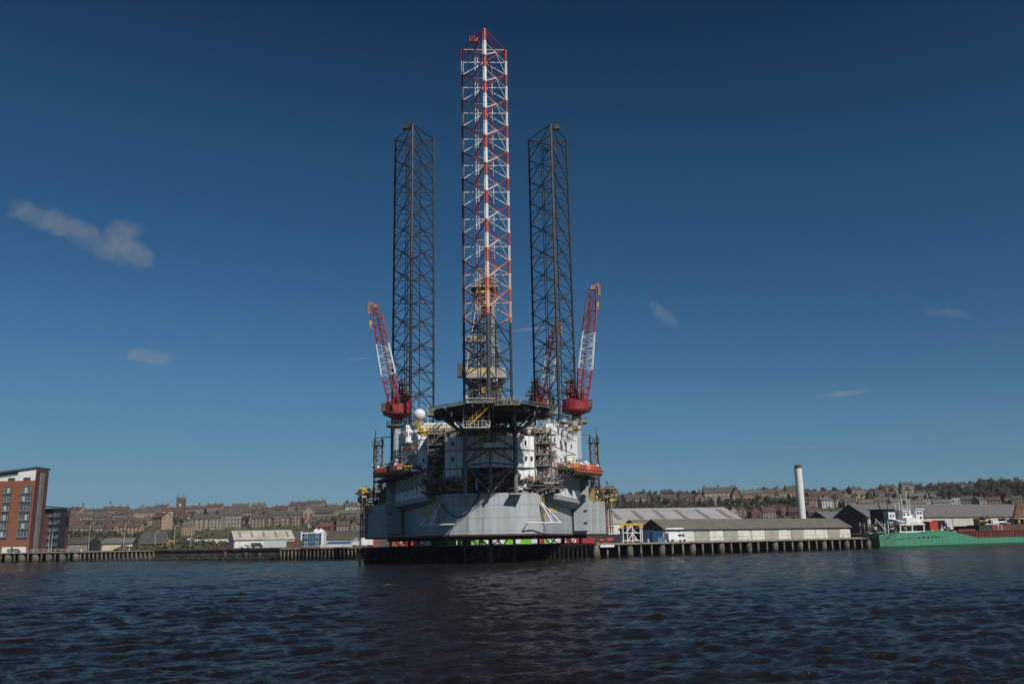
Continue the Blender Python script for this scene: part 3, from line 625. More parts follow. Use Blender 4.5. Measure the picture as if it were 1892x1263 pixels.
def crane(px0, py0, px1, py1, Y, pu, pv, zp, lab, s, small=False):
    cr = bpy.data.objects.new('crane', None); C.objects.link(cr); cr.parent = rig; cr['_o'] = (0, 0, 0); cr['label'] = lab
    base = Vector((pu, pv, 0)); f = RL(px0, py0, Y); tip = RL(px1, py1, Y-2)
    if not small:
        mb = MB(); mb.beam((pu, pv, 13), (pu, pv, zp-3.0), 1.12, 20); mb.build('pedestal', m_lgrey if 0 else M('pedestal_grey', (.36, .42, .45), (.30, .35, .38), .5, scale=.3), cr, smooth=False)
        mb = MB(); mb.beam((pu, pv, zp-3.2), (pu, pv, zp-2.6), 1.2, 20, r2=2.9); mb.beam((pu, pv, zp-2.6), (pu, pv, zp-2.35), 2.9, 20); 
        ring = [(pu+2.8*math.cos(t*.6283), pv+2.8*math.sin(t*.6283), zp-2.35) for t in range(11)]; mb.rail(ring, 1.1, .06, 1.8); mb.build('pedestal_platform', m_mid, cr)
        mb = MB(); mb.beam((pu, pv, zp-2.3), (pu, pv, zp), .95, 14)
        for k in range(8): mb.beam((pu+1.1*math.cos(k*.785), pv+1.1*math.sin(k*.785), zp-2.3), (pu+1.1*math.cos(k*.785), pv+1.1*math.sin(k*.785), zp-.2), .12, 4)
        mb.build('slew_column', m_rust, cr)
    mb = MB(); r = 3.75
    mb.beam((pu, pv, zp-.3), (pu, pv, zp+.5), 1.6, 18, r2=r); mb.beam((pu, pv, zp+.5), (pu, pv, zp+.95), r, 18)
    # bulwark skirt with gaps
    for k in range(18):
        if k in ((3, 9) if s > 0 else (5, 12)): continue
        a0, a1 = k*2*math.pi/18, (k+1)*2*math.pi/18
        p, q = Vector((pu+r*math.cos(a0), pv+r*math.sin(a0), zp+.9)), Vector((pu+r*math.cos(a1), pv+r*math.sin(a1), zp+.9))
        h = Vector((0, 0, rnd(1.7, 2.9))); o = Vector((math.cos((a0+a1)/2), math.sin((a0+a1)/2), 0))*.1
        mb.add([p, q, q+h, p+h, p-o, q-o, q-o+h, p-o+h], [(0, 1, 2, 3), (5, 4, 7, 6), (3, 2, 6, 7), (0, 3, 7, 4), (1, 5, 6, 2)])
    mb.build('slew_deck', m_red, cr)
    mb = MB(); mb.beam((pu, pv, zp+.78), (pu, pv, zp+1.0), r+.14, 20); mb.build('deck_rim', m_rust, cr)
    mb = MB(); mb.mi = 0
    for _ in range(80 if not small else 25):
        a, rr = rnd(0, 6.28), rnd(0, 3.2); c = Vector((pu+rr*math.cos(a), pv+rr*math.sin(a), zp+rnd(1.2, 5.6))); mb.mi = random.choice((0, 0, 0, 1, 2))
        if random.random() < .5: mb.box(c, (rnd(.3, 1.3), rnd(.3, 1.3), rnd(.4, 1.8)))
        else: mb.beam(c, c+Vector((rnd(-1.5, 1.5), rnd(-1, 1), rnd(.5, 3))), rnd(.07, .18), 5)
    mb.build('machinery', [m_red, m_dark, m_rust], cr)
    mb = MB(); cb = Vector((pu+s*3.4, pv-1.6, zp+2.3)); mb.box(cb, (1.3, 1.6, 2.2)); mb.build('operator_cab', m_dark, cr)
    # A-frame mast on the inner side with platforms
    mb = MB(); top = Vector((pu-s*.9, pv+1.0, zp+9.6)); mb.mi = 0
    for du in (-1.6, .9):
        for dv in (-1.2, 1.6): mb.beam((pu-s*1.2+du*.8, pv+dv, zp+1), top+Vector((du*.25, dv*.2, 0)), .2, 5)
    for z in (4, 6.2, 8.2): mb.beam((pu-s*1.2-1, pv-.8, zp+z), (pu-s*1.2+.7, pv-.8, zp+z+1.2), .12, 4)
    mb.mi = 1; mb.box((pu-s*1.9, pv, zp+5.6), (3.4, 2.6, .22)); mb.box((pu-s*1.6, pv+.2, zp+8.6), (2.6, 2.2, .22)); mb.rail([(pu-s*1.9-1.7, pv-1.3, zp+5.7), (pu-s*1.9+1.7, pv-1.3, zp+5.7)], 1.1, .06, .8)
    mb.rail([(pu-s*1.6-1.3, pv-1.1, zp+8.7), (pu-s*1.6+1.3, pv-1.1, zp+8.7)], 1.0, .06, .8); mb.box((pu-s*1.7, pv, zp+7.0), (1.4, 1.2, 2.4)); mb.beam(top, top+Vector((0, 0, 3.2)), .1, 4)
    mb.build('gantry', [m_red, m_dark], cr)
    secs = [(0, .27, m_pink), (.27, .60, m_wht), (.60, .86, m_pink), (.86, 1, m_red)]
    side, up, d = lattice_boom(cr, f, tip, 2.6, 3.7, 1.3, secs, 2.2)
    mb = MB(); mb.beam(f-Vector((0, 0, 2.6)), f+d*.5, .35, 5); mb.beam(f-Vector((0, 0, 2.6))+side, f+side, .3, 5); mb.build('boom_foot', m_red, cr)
    # sheave head, walkway on the boom, pendants and hook
    mb = MB(); hs = s
    mb.box(tip, (1.3, 1.2, 1.0)); mb.beam(tip, tip+Vector((hs*1.3, 0, 1.2)), .3, 5); mb.box(tip+Vector((hs*1.5, 0, .6)), (.8, .8, 1.1)); mb.box(tip+Vector((hs*1.7, 0, -.9)), (.6, .6, 2.4)); mb.build('sheave_head', M('sheave_tan', (.34, .15, .06), (.28, .09, .05), .6), cr)
    mb = MB(); q0 = f.lerp(tip, .05)-side*s*.5+up*.0; q1 = f.lerp(tip, .93)-side*s*.2; q0 -= d*0
    mb.path([q0-Vector((0, .9, 0)), q1-Vector((0, .7, 0))], .34, 6)
    n = int((q1-q0).length/.9)
    for i in range(n): c = q0.lerp(q1, i/n)-Vector((0, .95, 0)); mb.beam(c-side*.55, c+side*.55, .08, 4)
    mb.build('boom_walkway', m_rust, cr)
    mb = MB(); 
    for e in (-.5, .5): mb.beam(top+Vector((0, 0, .2)), f.lerp(tip, .93)+Vector((-s*.3, e, 0)), .05, 4)
    mb.build('luffing_rope', m_dark, cr)
    if not small:
        hk = tip+Vector((hs*1.2, 0, -3)); mb = MB(); mb.beam(tip+Vector((hs*1.2, 0, 0)), hk-Vector((0, 0, 5 if s < 0 else 3)), .05, 4); mb.build('hoist_rope', m_dark, cr)
        mb = MB(); mb.box(hk+Vector((0, 0, -1.6)), (.55, .5, 1.3)); mb.beam(hk-Vector((0, 0, 2.2)), hk-Vector((0, 0, 3.0)), .14, 5); mb.build('hook_block', m_yel, cr)
pl, pr = RL(734, 800, 228), RL(1066, 800, 228)
zl = RL(735, 770, 228).z
crane(727, 740, 694, 566, 226, pl.x, pl.y, zl, 'red and white crane on the left side of the rig', -1)
crane(1076, 738, 1095, 532, 226, pr.x, pr.y, zl, 'red and white crane on the right side of the rig', 1)
c3 = RL(1000, 752, 262); crane(1004, 745, 1026, 604, 262, c3.x, c3.y+2, c3.z-.5, 'farther crane half hidden behind the right rear leg', 1, True)
mb = MB(); q = RL(981, 730, 258); mb.box(q, (3.2, 2, .4)); mb.rail([q-Vector((1.5, 1, 0)), q+Vector((1.5, -1, 0))], 1.2, .07, .6); mb.beam(q-Vector((-.8, 0, 7)), q+Vector((.3, 0, 3)), .25, 5); mb.beam(q-Vector((-2.4, 0, 7)), q, .25, 5); mb.beam(q, q+Vector((2.4, 0, 6)), .06, 4); mb.build('cantilever_lookout', m_dark, rig)

# ---- derrick on its cantilever behind the front leg
dr = bpy.data.objects.new('derrick', None); C.objects.link(dr); dr.parent = rig; dr['_o'] = (0, 0, 0)
DY = 266
bl, brt = RL(856, 740, DY), RL(938, 740, DY); z_sub = RL(890, 704, DY).z; z_sb = RL(890, 686, DY).z; z_dt = RL(890, 538, DY).z
vc = (bl.y+brt.y)/2; uc = (RL(893, 600, DY).x); 
mb = MB(); mb.b2(bl.x, brt.x-.6, vc-6, vc+6, z_sub, z_sb); sb = mb.build('drill_floor_box', M('box_grey', (.34, .33, .31), (.24, .22, .19), .6, scale=.5), dr)
p = RL(889, 692, DY); text_part('box_name', 'VALARIS 121', 1.9, m_ylet, dr, (p.x-.2, vc-6.06, p.z), (math.pi/2, 0, 0), .03, .82)
mb = MB(); clutter(mb, bl.x+.5, brt.x-2, vc-6, vc+4, RL(890, 745, DY).z, z_sub-.2, 130, 2.0, (7, 3, 2, .6, 1, .5, 3, .8)); clutter(mb, uc-4, uc+4, vc-6, vc, z_sb, z_sb+9, 60, 1.3, (4, 3, 2, 2, 1, 1.5, 2, 2))
mb.mi = 0; mb.b2(bl.x+1.5, brt.x-2.5, vc-3, vc+5, 14, z_sub-1); mb.box((bl.x-.8, vc-4, z_sb-.5), (1.8, 3, 4)); mb.build('substructure', CL, dr)
mb = MB(); hw0, hw1 = 4.6, 2.0; nlev = 9; zz = [z_sb+(z_dt-z_sb)*i/nlev for i in range(nlev+1)]
def Dp(i, a, b):
    t = i/nlev; w = hw0+(hw1-hw0)*max(0, (t-.15)/.85); return Vector((uc+a*w, vc+b*w, zz[i]))
for a, b in ((-1, -1), (1, -1), (1, 1), (-1, 1)):
    for i in range(nlev): mb.beam(Dp(i, a, b), Dp(i+1, a, b), .26, 5)
cs = [(-1, -1), (1, -1), (1, 1), (-1, 1)]
for i in range(nlev+1):
    for k in range(4):
        A, B = cs[k], cs[(k+1) % 4]; mb.beam(Dp(i, *A), Dp(i, *B), .14, 4)
        if i < nlev: mb.beam(Dp(i, *A), Dp(i+1, *B), .12, 4); mb.beam(Dp(i, *B), Dp(i+1, *A), .12, 4)
mb.build('derrick_mast', M('mast_brown', (.13, .10, .07), (.08, .06, .045), .6, scale=.6), dr)
mb = MB(); mb.beam(RL(862, 680, DY-5), RL(880, 560, DY-4), .22, 6); mb.beam(RL(909, 690, DY-5), RL(909, 562, DY-5), .2, 6); mb.beam(RL(913, 690, DY-5), RL(912, 562, DY-5), .2, 6); mb.build('standpipe', m_lgrey, dr)
mb = MB(); mb.mi = 4; tp = RL(895, 533, DY); mb.box((tp.x, tp.y, tp.z), (8.4, 6, .5)); mb.mi = 5; mb.box((tp.x-.5, tp.y, tp.z-1.3), (4.4, 4, 1.6)); mb.mi = 0; mb.box((tp.x-3, tp.y, tp.z-1.4), (1.8, 3, 1.4)); mb.rail([(tp.x-4.2, tp.y-3, tp.z+.2), (tp.x+4.2, tp.y-3, tp.z+.2)], 1.2, .08, .9)
clutter(mb, tp.x-3.4, tp.x+3.8, tp.y-2.5, tp.y+2, tp.z-6, tp.z+3, 130, 1.1, (3, 2, 1, .6, 3, 5, 4, .6))
for k in (-2, 0, 2.4): mb.beam((tp.x+k, tp.y, tp.z), (tp.x+k*.5, tp.y, tp.z+7), .14, 4)
mb.beam((tp.x-1, tp.y, tp.z+7), (tp.x+1.2, tp.y, tp.z+7), .25, 4)
mb.build('crown_platform', CL, dr)
mb = MB(); mk = RL(876, 638, DY); mb.mi = 4; mb.box((mk.x, mk.y-5, mk.z), (7, 3, .3)); mb.rail([(mk.x-3.5, mk.y-6.5, mk.z), (mk.x+3.5, mk.y-6.5, mk.z)], 1.2, .08, .8); mb.mi = 5; mb.box((mk.x+.5, mk.y-5, mk.z+.9), (1.2, 1.4, 1.4)); mb.mi = 7; mb.sphere((mk.x-1.4, mk.y-5.5, mk.z+1.2), .8, 10, 6); mb.build('monkey_board', CL, dr)
mb = MB(); mb.beam((uc, vc, z_sb), (uc, vc, z_dt), .16, 5); mb.beam((uc-.8, vc, z_sb), (uc-.8, vc, z_dt), .13, 5); mb.box((uc, vc, z_sb+20), (1.6, 1.4, 5)); mb.build('travelling_block', m_dark, dr)
# flare boom strut along the cantilever, tank deck clutter between the legs
mb = MB(); mb.mi = 0; clutter(mb, -26, 26, 30, 62, HZ1, 22, 420, 2.6, (4, 4, 3, 2, 2, 1.5, 2, 2)); mb.build('main_deck_gear', CL, rig)
mb = MB()
for u in (-21.0, 20.5):
    for p in ((0, -7.05), (6.1, 3.52), (-6.1, 3.52)): mb.box((u+p[0], AFT+p[1], 19), (2.6, 2.6, 10))
mb.build('leg_guide', m_mid, rig)
mb = MB(); mb.b2(-12, -9.5, 10, 60, HZ1, 24); mb.b2(9.5, 12, 10, 60, HZ1, 24); mb.build('cantilever_beam', m_mid, rig)
mb = MB()
for u, v, h in ((13.5, -2, 6), (-13.6, -3, 5), (16, 22, 5), (-20, 24, 4), (10.5, -6, 4), (22.5, 25, 4)): mb.beam((u, v, 27.5), (u, v, 29.5+h), .08, 4)
mb.build('antenna', m_wht, rig)

# ---- lifeboats hang from the rig: things of their own
def lifeboat_mesh():
    prof = [(-4.3, .15, .3), (-3.9, .75, .8), (-3, 1.15, 1.1), (-1.5, 1.35, 1.3), (0, 1.4, 1.4), (1.5, 1.35, 1.35), (3, 1.1, 1.15), (3.9, .65, .8), (4.3, .12, .3)]
    rings = []
    for x, w, h in prof:
        rings.append([(x, w*math.cos(t)*(1 if math.sin(t) < 0 else .92), h*math.sin(t)*(1.0 if math.sin(t) > 0 else .95)) for t in [2*math.pi*i/14 for i in range(14)]])
    return rings
def make_lifeboat(label):
    t = thing('lifeboat', label, 'lifeboat', (0, 0, 0), 0, 'orange lifeboats on the rig', local=True)
    mb = MB(); mb.loft(lifeboat_mesh()); mb.build('hull', m_org, t, smooth=True)
    mb = MB(); mb.box((-2.6, 0, 1.45), (1.3, 1.2, .6)); mb.sphere((-2.6, 0, 1.75), .5, 10, 6); mb.sphere((2.5, 0, 1.35), .35, 8, 6); mb.build('conning_dome', m_wht, t)
    mb = MB()
    for s in (-1, 1): mb.path([(-4.1, s*.5, .1), (-2.8, s*1.25, .02), (0, s*1.44, 0), (2.8, s*1.2, .02), (4.1, s*.45, .1)], .07, 4)
    mb.build('fender_rope', m_dark, t)
    mb = MB()
    for x in (-1.8, -.6, .6, 1.8):
        for s in (-1, 1): mb.box((x, s*1.17, .62), (.55, .12, .28))
    mb.build('window', m_blk, t)
    mb = MB(); mb.beam((3.6, 0, -.9), (4.2, 0, -.7), .35, 8); mb.build('propeller_guard', m_dark, t)
    return t
lb = make_lifeboat('orange lifeboat right of the rig, nearer of the right-hand pair')
fa = math.radians(50)
def place(o, u, v, z, s):
    w = Matrix.Rotation(YAW, 3, 'Z') @ Vector((u, v, 0)); o.location = (RX+w.x, RY+w.y, z); o.rotation_euler = (0, 0, YAW + (fa if s > 0 else math.pi-fa))
for k, (px, py, Y, s, lab) in enumerate([(1064, 866, 204, 1, None), (1094, 869, 214, 1, 'orange lifeboat at far right end of the rig gallery, outermost'), (741, 867, 204, -1, 'orange lifeboat left of the rig under the white balcony, inner of the left pair'), (709, 872, 214, -1, 'orange lifeboat at far left end of the rig gallery, outermost')]):
    o = lb if k == 0 else copy_thing(lb, (0, 0, 0), 0, lab)
    q = RL(px, py, Y); place(o, q.x, q.y, q.z, s)

# ---- two crew members on the right-hand gallery
m_skin = M('skin', (.45, .27, .2), None, .6); m_orgc = M('coverall_orange', (.75, .14, .03), None, .8); m_limc = M('coverall_lime', (.45, .55, .05), None, .8)
def person(label, loc, rz, suit, reach):
    pts = {'hip': ((0, 0, .95), .15), 'waist': ((0, 0, 1.12), .14), 'chest': ((0, .01, 1.36), .17), 'neck': ((0, 0, 1.53), .065), 'jaw': ((0, -.02, 1.60), .075), 'skull': ((0, 0, 1.70), .10), 'crown': ((0, 0, 1.77), .07)}
    ed = [('hip', 'waist'), ('waist', 'chest'), ('chest', 'neck'), ('neck', 'jaw'), ('jaw', 'skull'), ('skull', 'crown')]
    for s, n in ((-1, 'l'), (1, 'r')):
        f = .10 if s > 0 else -.08
        pts.update({n+'thigh': ((s*.10, 0, .88), .10), n+'knee': ((s*.12, -f*.6, .50), .07), n+'ankle': ((s*.13, f, .10), .05), n+'toe': ((s*.15, f-.16, .04), .04)})
        hz = 1.02 if not (reach and s > 0) else 1.2; hy = -.30 if reach and s > 0 else -.08
        pts.update({n+'shoulder': ((s*.19, 0, 1.44), .075), n+'elbow': ((s*.27, .03, 1.18), .055), n+'wrist': ((s*.27, hy, hz-.05), .038), n+'palm': ((s*.27, hy-.05, hz-.13), .035)})
        ed += [('hip', n+'thigh'), (n+'thigh', n+'knee'), (n+'knee', n+'ankle'), (n+'ankle', n+'toe'), ('chest', n+'shoulder'), (n+'shoulder', n+'elbow'), (n+'elbow', n+'wrist'), (n+'wrist', n+'palm')]
        for k in range(5):
            q = n+'f%d' % k; pts[q] = ((s*(.27-.03+.015*k), hy-.07-(.02 if k else .05), hz-.21+(.03 if k in (1, 4) else 0)+(.05 if k == 0 else 0)), .010); ed.append((n+'palm', q))
    names = list(pts); me = bpy.data.meshes.new('p'); me.from_pydata([pts[k][0] for k in names], [(names.index(a), names.index(b)) for a, b in ed], [])
    o = bpy.data.objects.new('p', me); C.objects.link(o); md = o.modifiers.new('s', 'SKIN'); o.modifiers.new('u', 'SUBSURF').levels = 1
    for i, k in enumerate(names): r = pts[k][1]; me.skin_vertices[0].data[i].radius = (r, r); me.skin_vertices[0].data[i].use_root = (k == 'hip')
    m2 = bpy.data.meshes.new_from_object(o.evaluated_get(bpy.context.evaluated_depsgraph_get())); bpy.data.objects.remove(o)
    m2.name = 'person'; m2.materials.clear(); m2.materials.append(suit); m2.materials.append(m_skin)
    for p in m2.polygons: p.material_index = 1 if p.center.z > 1.54 or (abs(p.center.x) > .2 and p.center.z < hz0(p) ) else 0
    body = bpy.data.objects.new('person', m2); C.objects.link(body); body.location = loc; body.rotation_euler = (0, 0, rz); tag(body, label, 'person', 'crew on the rig gallery')
    mb = MB(); mb.sphere((0, .01, 1.73), .125, 12, 8, .85); mb.build('helmet', m_wht, body)
def hz0(p): return 1.0
for px, py, Y, su, lab, rc, a in [(1026, 862, 196, m_orgc, 'person in orange coverall and white helmet standing on the right rig gallery', False, .3), (1043, 861, 199, m_limc, 'person in lime yellow coverall beside the right inner lifeboat, reaching forward', True, -.8)]:
    q = at(px, 868, Y); person(lab, (q.x, q.y, 20.06), a, su, rc)
# ================================================================ WATER
def wave_field(x, y, sp):
    r = np.random.RandomState(5); z = np.zeros_like(x); dx = np.zeros_like(x); dy = np.zeros_like(x)
    for i in range(70):
        lam = 0.36*(8/0.36)**(i/69.0)*r.uniform(.9, 1.1); k = 2*math.pi/lam
        th = math.radians(-78) + r.normal()*.5*(1.25 if lam < 3 else .8); amp = .0080*lam**.85*r.uniform(.5, 1.4)
        if lam > 1.9: amp *= .56
        if lam < 1.3: amp *= 1.1
        ph = r.uniform(0, 6.28); a = amp*np.clip((lam/sp-2.)/2., 0, 1)
        arg = k*(x*math.cos(th)+y*math.sin(th))+ph + 1.3*np.sin(.043*x+.031*y+i)
        c = np.cos(arg); z += a*c; s = np.sin(arg); q = .75
        dx -= q*a*math.cos(th)*s; dy -= q*a*math.sin(th)*s
    gust = .8+.35*np.sin(.021*x+.9)*np.sin(.033*y+.4)+.2*np.sin(.055*x-.04*y)
    return z*gust, dx*gust, dy*gust
NR, NC = 920, 1360
yy = 19*(600/19.)**(np.linspace(0, 1, NR)); tt = np.linspace(-1.3, 1.3, NC)
gx = np.outer(yy, tt); gy = np.outer(yy, np.ones(NC)); sp = np.maximum(gy*(2.6/NC), gy*(math.log(27)/NR))
wz, wdx, wdy = wave_field(gx, gy, sp)
co = np.stack([gx+wdx, gy+wdy, wz], -1).reshape(-1, 3).astype(np.float32)
idx = np.arange(NR*NC).reshape(NR, NC); q = np.stack([idx[:-1, :-1], idx[:-1, 1:], idx[1:, 1:], idx[1:, :-1]], -1).reshape(-1, 4)
me = bpy.data.meshes.new('water'); me.vertices.add(len(co)); me.vertices.foreach_set('co', co.ravel())
me.loops.add(q.size); me.loops.foreach_set('vertex_index', q.ravel().astype(np.int32)); me.polygons.add(len(q))
me.polygons.foreach_set('loop_start', (np.arange(len(q))*4).astype(np.int32)); me.polygons.foreach_set('loop_total', np.full(len(q), 4, np.int32))
me.polygons.foreach_set('use_smooth', np.ones(len(q), bool)); me.update(); me.validate()
m_wat = bpy.data.materials.new('river_water'); m_wat.use_nodes = True; n, l = m_wat.node_tree.nodes, m_wat.node_tree.links
b = n['Principled BSDF']; b.inputs['Roughness'].default_value = .11; b.inputs['IOR'].default_value = 1.33; b.inputs['Specular IOR Level'].default_value = .42
g = n.new('ShaderNodeNewGeometry')
n1 = n.new('ShaderNodeTexNoise'); n1.inputs['Scale'].default_value = 2.6; n1.inputs['Detail'].default_value = 9; n1.inputs['Roughness'].default_value = .62
mp = n.new('ShaderNodeMapping'); mp.inputs['Scale'].default_value = (.55, 1.3, 1); mp.inputs['Rotation'].default_value = (0, 0, .15)
l.new(g.outputs['Position'], mp.inputs[0]); l.new(mp.outputs[0], n1.inputs['Vector'])
bp = n.new('ShaderNodeBump'); bp.inputs['Strength'].default_value = .8; BUMP = bp; bp.inputs['Distance'].default_value = .3; l.new(n1.outputs['Fac'], bp.inputs['Height']); l.new(bp.outputs[0], b.inputs['Normal'])
n2 = n.new('ShaderNodeTexNoise'); n2.inputs['Scale'].default_value = .02; n2.inputs['Detail'].default_value = 3; l.new(g.outputs['Position'], n2.inputs['Vector'])
mx = n.new('ShaderNodeMixRGB'); mx.inputs[1].default_value = (.007, .006, .006, 1); mx.inputs[2].default_value = (.012, .0095, .0085, 1); l.new(n2.outputs['Fac'], mx.inputs[0])
# a thin line of foam drifting along the tide, and a few flecks
n3 = n.new('ShaderNodeTexNoise'); n3.inputs['Scale'].default_value = .9; n3.inputs['Detail'].default_value = 8; n3.inputs['Roughness'].default_value = .75
mp3 = n.new('ShaderNodeMapping'); mp3.inputs['Scale'].default_value = (.22, 1, 1); l.new(g.outputs['Position'], mp3.inputs[0]); l.new(mp3.outputs[0], n3.inputs['Vector'])
sx = n.new('ShaderNodeSeparateXYZ'); l.new(g.outputs['Position'], sx.inputs[0])
def nm(op, a, b_, c=None):
    k = n.new('ShaderNodeMath'); k.operation = op
    for i, v in enumerate((a, b_, c)):
        if v is None: continue
        if isinstance(v, (int, float)): k.inputs[i].default_value = v
        else: l.new(v, k.inputs[i])
    return k.outputs[0]
bm = n.new('ShaderNodeMapRange'); bm.inputs['From Min'].default_value = 60; bm.inputs['From Max'].default_value = 300; bm.inputs['To Min'].default_value = .25; bm.inputs['To Max'].default_value = 3.2; l.new(sx.outputs[1], bm.inputs['Value']); l.new(bm.outputs[0], BUMP.inputs['Distance'])
n4 = n.new('ShaderNodeTexNoise'); n4.inputs['Scale'].default_value = .03; l.new(g.outputs['Position'], n4.inputs['Vector'])
line = nm('ABSOLUTE', nm('SUBTRACT', nm('ADD', sx.outputs[1], nm('MULTIPLY', n4.outputs['Fac'], 14.0)), nm('ADD', nm('MULTIPLY', sx.outputs[0], .30), 111.0)), 0)
near = nm('MAXIMUM', nm('SUBTRACT', 1.0, nm('DIVIDE', line, .9)), 0.0)
fo = nm('MULTIPLY', near, nm('GREATER_THAN', n3.outputs['Fac'], .56))
fleck = nm('GREATER_THAN', n3.outputs['Fac'], .735)
foam = nm('MINIMUM', nm('ADD', nm('MULTIPLY', fo, .8), nm('MULTIPLY', fleck, .5)), 1.0)
m2 = n.new('ShaderNodeMixRGB'); m2.inputs[2].default_value = (.5, .48, .45, 1); l.new(foam, m2.inputs[0]); l.new(mx.outputs[0], m2.inputs[1]); l.new(m2.outputs[0], b.inputs['Base Color'])
me.materials.append(m_wat)
wo_ = bpy.data.objects.new('water', me); C.objects.link(wo_); structure(wo_)
mb = MB(); mb.add([(-9000, -3000, -.9), (9000, -3000, -.9), (9000, 9000, -.9), (-9000, 9000, -.9)], [(0, 1, 2, 3)]); structure(mb.build('water', m_wat))

# ================================================================ LAND
DECK = 3.4
m_ground = M('quay_ground', (.16, .145, .125), (.10, .09, .075), .9, scale=.08, bump=.3)
m_grass = M('hill_grass', (.055, .07, .028), (.10, .075, .045), .95, scale=.012, bump=.5, detail=10)
m_stone = M('old_stone', (.13, .10, .08), (.05, .045, .035), .9, scale=.35, bump=.6)
m_pile = M('weathered_timber', (.19, .155, .115), (.09, .075, .055), .85, scale=.5, bump=.4)
m_pile_shade = M('hull_shaded_timber', (.012, .011, .01), (.02, .017, .014), .85, scale=.5)  # near-black timber: the hull's shadow is put into the colour
m_void = M('void_shade_black', (.012, .011, .010), (.02, .018, .015), .8)  # near-black colour standing for the shade in jetty gaps and open doorways
m_pile_shade.node_tree.nodes['Principled BSDF'].inputs['Specular IOR Level'].default_value = .08
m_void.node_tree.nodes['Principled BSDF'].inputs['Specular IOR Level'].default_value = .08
m_conc = M('quay_concrete', (.26, .225, .18), (.15, .125, .095), .85, scale=.4, bump=.3)
def WX(px, Y): return X(px, Y, 3.4)
tide(m_pile, .5); tide(m_conc, .35); tide(m_stone, 1.0)
FL = [(-700, 345), (WX(-80, 336), 338), (WX(282, 326), 326), (WX(518, 284), 286), (WX(664, 281), 282), (WX(667, 214), 212), (WX(905, 207), 207), (WX(1105, 224), 223), (WX(1600, 286), 286), (WX(1608, 300), 300), (WX(1892, 372), 372), (700, 640)]
SB = [7, 7, 7, 2, 7, 14, 14, 8, 8, 2, 2, 2]
gpoly = [(x, y+s) for (x, y), s in zip(FL, SB)]
gpoly[3] = (FL[3][0], FL[3][1]+6); gpoly[2] = (FL[2][0], FL[2][1]+1)
mb = MB(); mb.prism(gpoly+[(1500, 640), (1500, 700), (-1500, 700), (-1500, 400), (-700, 352)], -3, DECK-.06); structure(mb.build('ground', m_ground))
PROF = [(440, 3.3), (520, 4.5), (600, 9), (700, 14.5), (800, 20.5), (950, 30), (1080, 40), (1180, 44), (1400, 44), (9000, 30)]
def prof(Y):
    for (a, za), (b_, zb) in zip(PROF, PROF[1:]):
        if Y <= b_: return za+(zb-za)*max(0, (Y-a)/(b_-a))
    return 30
def side(x): 
    t = min(1, max(0, (x+60)/200)); return 1.0 + .22*t*t*(3-2*t) + (.10*min(1, max(0, (x-420)/250)))
def ground_z(x, Y):
    if Y < 440: return DECK-.06
    z = prof(Y); h = 3.3+(z-3.3)*side(x)
    if Y > 560: h += 1.3*math.sin(x*.013+1)*math.sin(Y*.011)+.8*math.sin(x*.031+Y*.02)
    return h
xs = [-4000, -2500, -1600] + list(range(-1200, 1201, 20)) + [1600, 2500, 4000]; ys = list(range(440, 1260, 15)) + [1300, 1400, 1700, 2500, 4000, 8000]
vs = [(x, y, ground_z(x, y)+(0 if y > 440 else 0)) for y in ys for x in xs]; w_ = len(xs)
mb = MB(); mb.add(vs, [(j*w_+i, j*w_+i+1, (j+1)*w_+i+1, (j+1)*w_+i) for j in range(len(ys)-1) for i in range(w_-1)]); structure(mb.build('hillside', m_grass, smooth=True))

# ================================================================ QUAY STRUCTURES
def jetty(label, pts, mats, n, back, kind='pile', cai=0, thick=.55, z=DECK, r=.28, drop=0, grp='timber and concrete jetties'):
    """deck slab over open piles: pts front line"""
    a, b_ = Vector((*pts[0], 0)), Vector((*pts[-1], 0))
    jt = thing('jetty', label, 'jetty', (a.x, a.y, 0), 0, grp)
    line = [Vector((*p, 0)) for p in pts]
    mb = MB(); mb.prism([(p.x, p.y) for p in line]+[(p.x, p.y+back+.5) for p in reversed(line)], z-thick, z); mb.build('deck', mats[0], jt)
    tot = sum((q-p).length for p, q in zip(line, line[1:]))
    def PT(t):
        d = t*tot
        for p, q in zip(line, line[1:]):
            L = (q-p).length
            if d <= L+1e-6: return p.lerp(q, d/L), (q-p).normalized()
            d -= L
        return line[-1], (line[-1]-line[-2]).normalized()
    mb = MB()
    for k in range(len(line)-1):
        for zz in (z-.35,): mb.beam(line[k]+Vector((0, -.12, zz)), line[k+1]+Vector((0, -.12, zz)), .22, 4)
    mb.build('fender_beam', mats[1], jt)
    mb = MB(); mb.prism([(p.x, p.y+back*.5) for p in line]+[(p.x, p.y+back*.5+.4) for p in reversed(line)], -2, z-thick-.01); mb.build('gap_shade_panel', m_void, jt)  # dark panel added to paint the shade between and behind the piles
    for i in range(n+1):
        p, d = PT(i/n); mb = MB()
        if cai and i % cai == 0:
            c = p+Vector((0, .9, 0)); prof_ = [(1.15, -1), (1.25, .5), (1.35, 1.8), (1.2, z-.9), (.8, z-.56)]
            rr0 = 1 if thick < .6 and pts[0][0] < -100 else .68
            rings = [[(c.x+rr*rr0*math.cos(2*math.pi*k/12), c.y+rr*rr0*math.sin(2*math.pi*k/12), zz) for k in range(12)] for rr, zz in prof_]
            mb.loft(rings); mb.build('caisson', mats[2], jt)
        else:
            lean = rnd(-.12, .12) if kind == 'pile' else 0
            mb.beam(p+Vector((lean, .25, -1.5)), p+Vector((0, .25, z-.56)), r*rnd(.85, 1.15), 6)
            mb.build('pile', mats[1], jt)
    return jt, PT
jetty('pale concrete jetty with bulging round caissons in front of the brick flats', [(WX(-60, 337), 337), (WX(140, 332), 332)], (m_conc, m_pile, m_pile), 16, 7, cai=2, r=.3)
